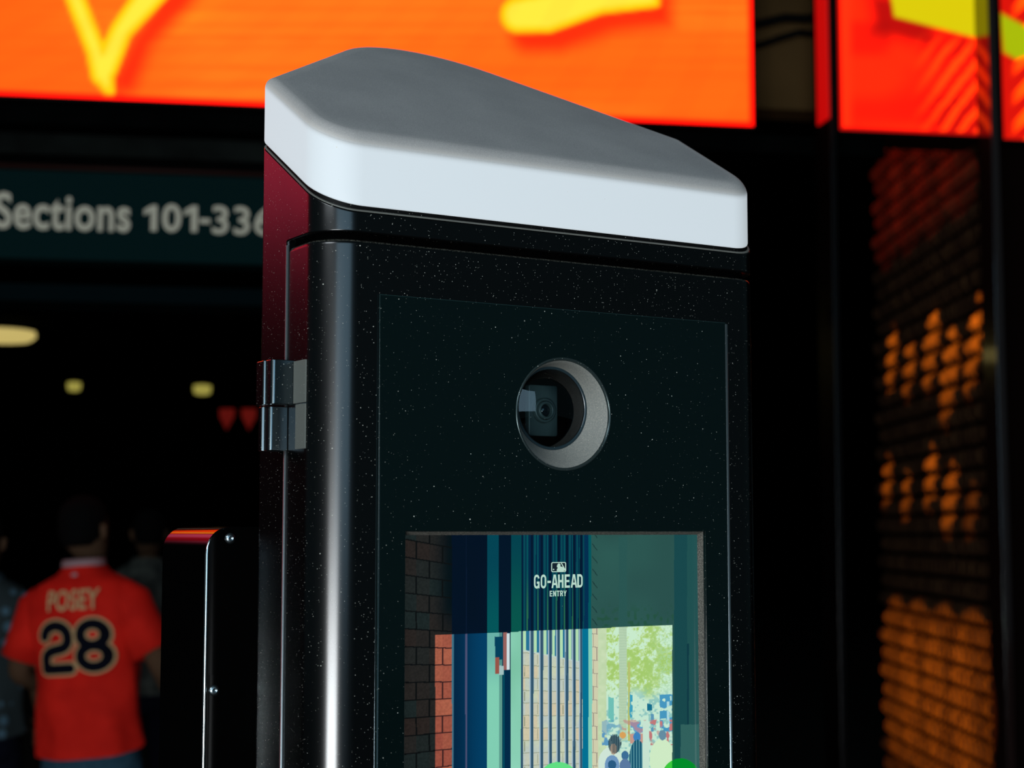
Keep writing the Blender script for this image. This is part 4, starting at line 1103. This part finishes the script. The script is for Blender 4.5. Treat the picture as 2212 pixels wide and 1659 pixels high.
low = rounded_poly(hy([(0, .060), (-.0155, .060), (-.0155, .0695), (-.0178, .0705), (-.0165, .080), (0, .080)])[::-1], [.0008, .003, .0015, .0004, .0030, .0008], 6)
upp = rounded_poly(hy([(0, .047), (-.0193, .047), (-.0193, .0590), (-.0212, .0595), (-.0200, .0775), (0, .0775)])[::-1], [.0008, .003, .0018, .0004, .0030, .0008], 6)
prism('lower_knuckle', low, 0, H - .0004, M['hinge'], hinge, angle=50)
prism('upper_knuckle', upp, H + .0004, 2 * H, M['hinge'], hinge, angle=50)
prism('leaf', hy([(0, .043), (-.0014, .043), (-.0010, .0262), (0, .026)])[::-1], .0004, H, M['hinge_leaf'], hinge, .0003)
prism('leaf', hy([(0, .0464), (-.0018, .0464), (-.0012, .0262), (0, .026)])[::-1], H + .001, 2 * H - .001, M['hinge_leaf'], hinge, .0003)

# bright seam strip between door and rear housing
bm = bmesh.new(); add_tube(bm, [(-.0002, SEAM - .0016, .05), (-.0002, SEAM - .0016, ZD + .002)], .0014, 16)
bm_obj('seam_strip', bm, mat('seam_metal', (.5, .56, .58), .42, metal=1), kiosk, smooth=True)

# ------------------------------------------------------------------ black gate housing left of the kiosk
BY = .165; BX = -.0245
gate = empty('gate_barrier', K_MAT @ Matrix.Translation((BX, BY, 0)))
tag(gate, 'tall black gate housing with rounded top and screws, left behind the kiosk', 'barrier')
TOPZ = 1.6535; GW = .062; GT = .105
outl = rounded_poly([(0, .0), (GW, .0), (GW, TOPZ), (0, TOPZ)], [0, 0, 0, .020], 12)
bm = bmesh.new(); rr = []
for i, y in ((.0012, 0), (.0, .0012), (0, GT)):
    o2 = rounded_poly([(i, .0), (GW, .0), (GW, TOPZ - i), (i, TOPZ - i)], [0, 0, 0, .020 - i], 12)
    rr.append([(x, y, z) for x, z in o2])
add_loft(bm, rr); bm_obj('housing', bm, M['slab'], gate, angle=30)
# thin polished edge along the front of the narrow side
bm = bmesh.new(); path = [(.0004, -.0002, .02), (.0004, -.0002, TOPZ - .022)]
for t in np.linspace(0, PI / 2, 8)[1:]: path.append((.0004 + .020 * (1 - math.cos(t)), -.0002, TOPZ - .0205 + .020 * math.sin(t)))
path = path[:5]
add_tube(bm, path, [.0017] * 2 + [.0012, .0006, .0002][:len(path) - 2], 10); bm_obj('polished_edge', bm, M['chrome'], gate, smooth=True)
def screw_at(px_, py_):
    a = at(px_, py_, 1) - Vector((0, 0, EYE)); c = Vector((0, 0, EYE)) - KO
    t = (BY - c.dot(V)) / a.dot(V); P_ = c + a * t; x, z = P_.dot(U) - BX, P_.z
    bmx = bmesh.new()
    add_loft(bmx, [[(x + r * math.cos(q), y, z + r * math.sin(q)) for q in np.linspace(0, 2 * PI, 25)[:-1]] for r, y in ((.0046, 0), (.0045, -.0008), (.0036, -.0020), (.0022, -.0026), (.0016, -.0026), (.0014, -.0014))], False, True)
    bm_obj('screw', bmx, M['screw'], gate, smooth=True)
screw_at(497, 1163); screw_at(462, 1491)
box('cover_plate', (.004, GW - .012, -.0006, 0.0005, .9, 1.5345), M['slab'], gate)
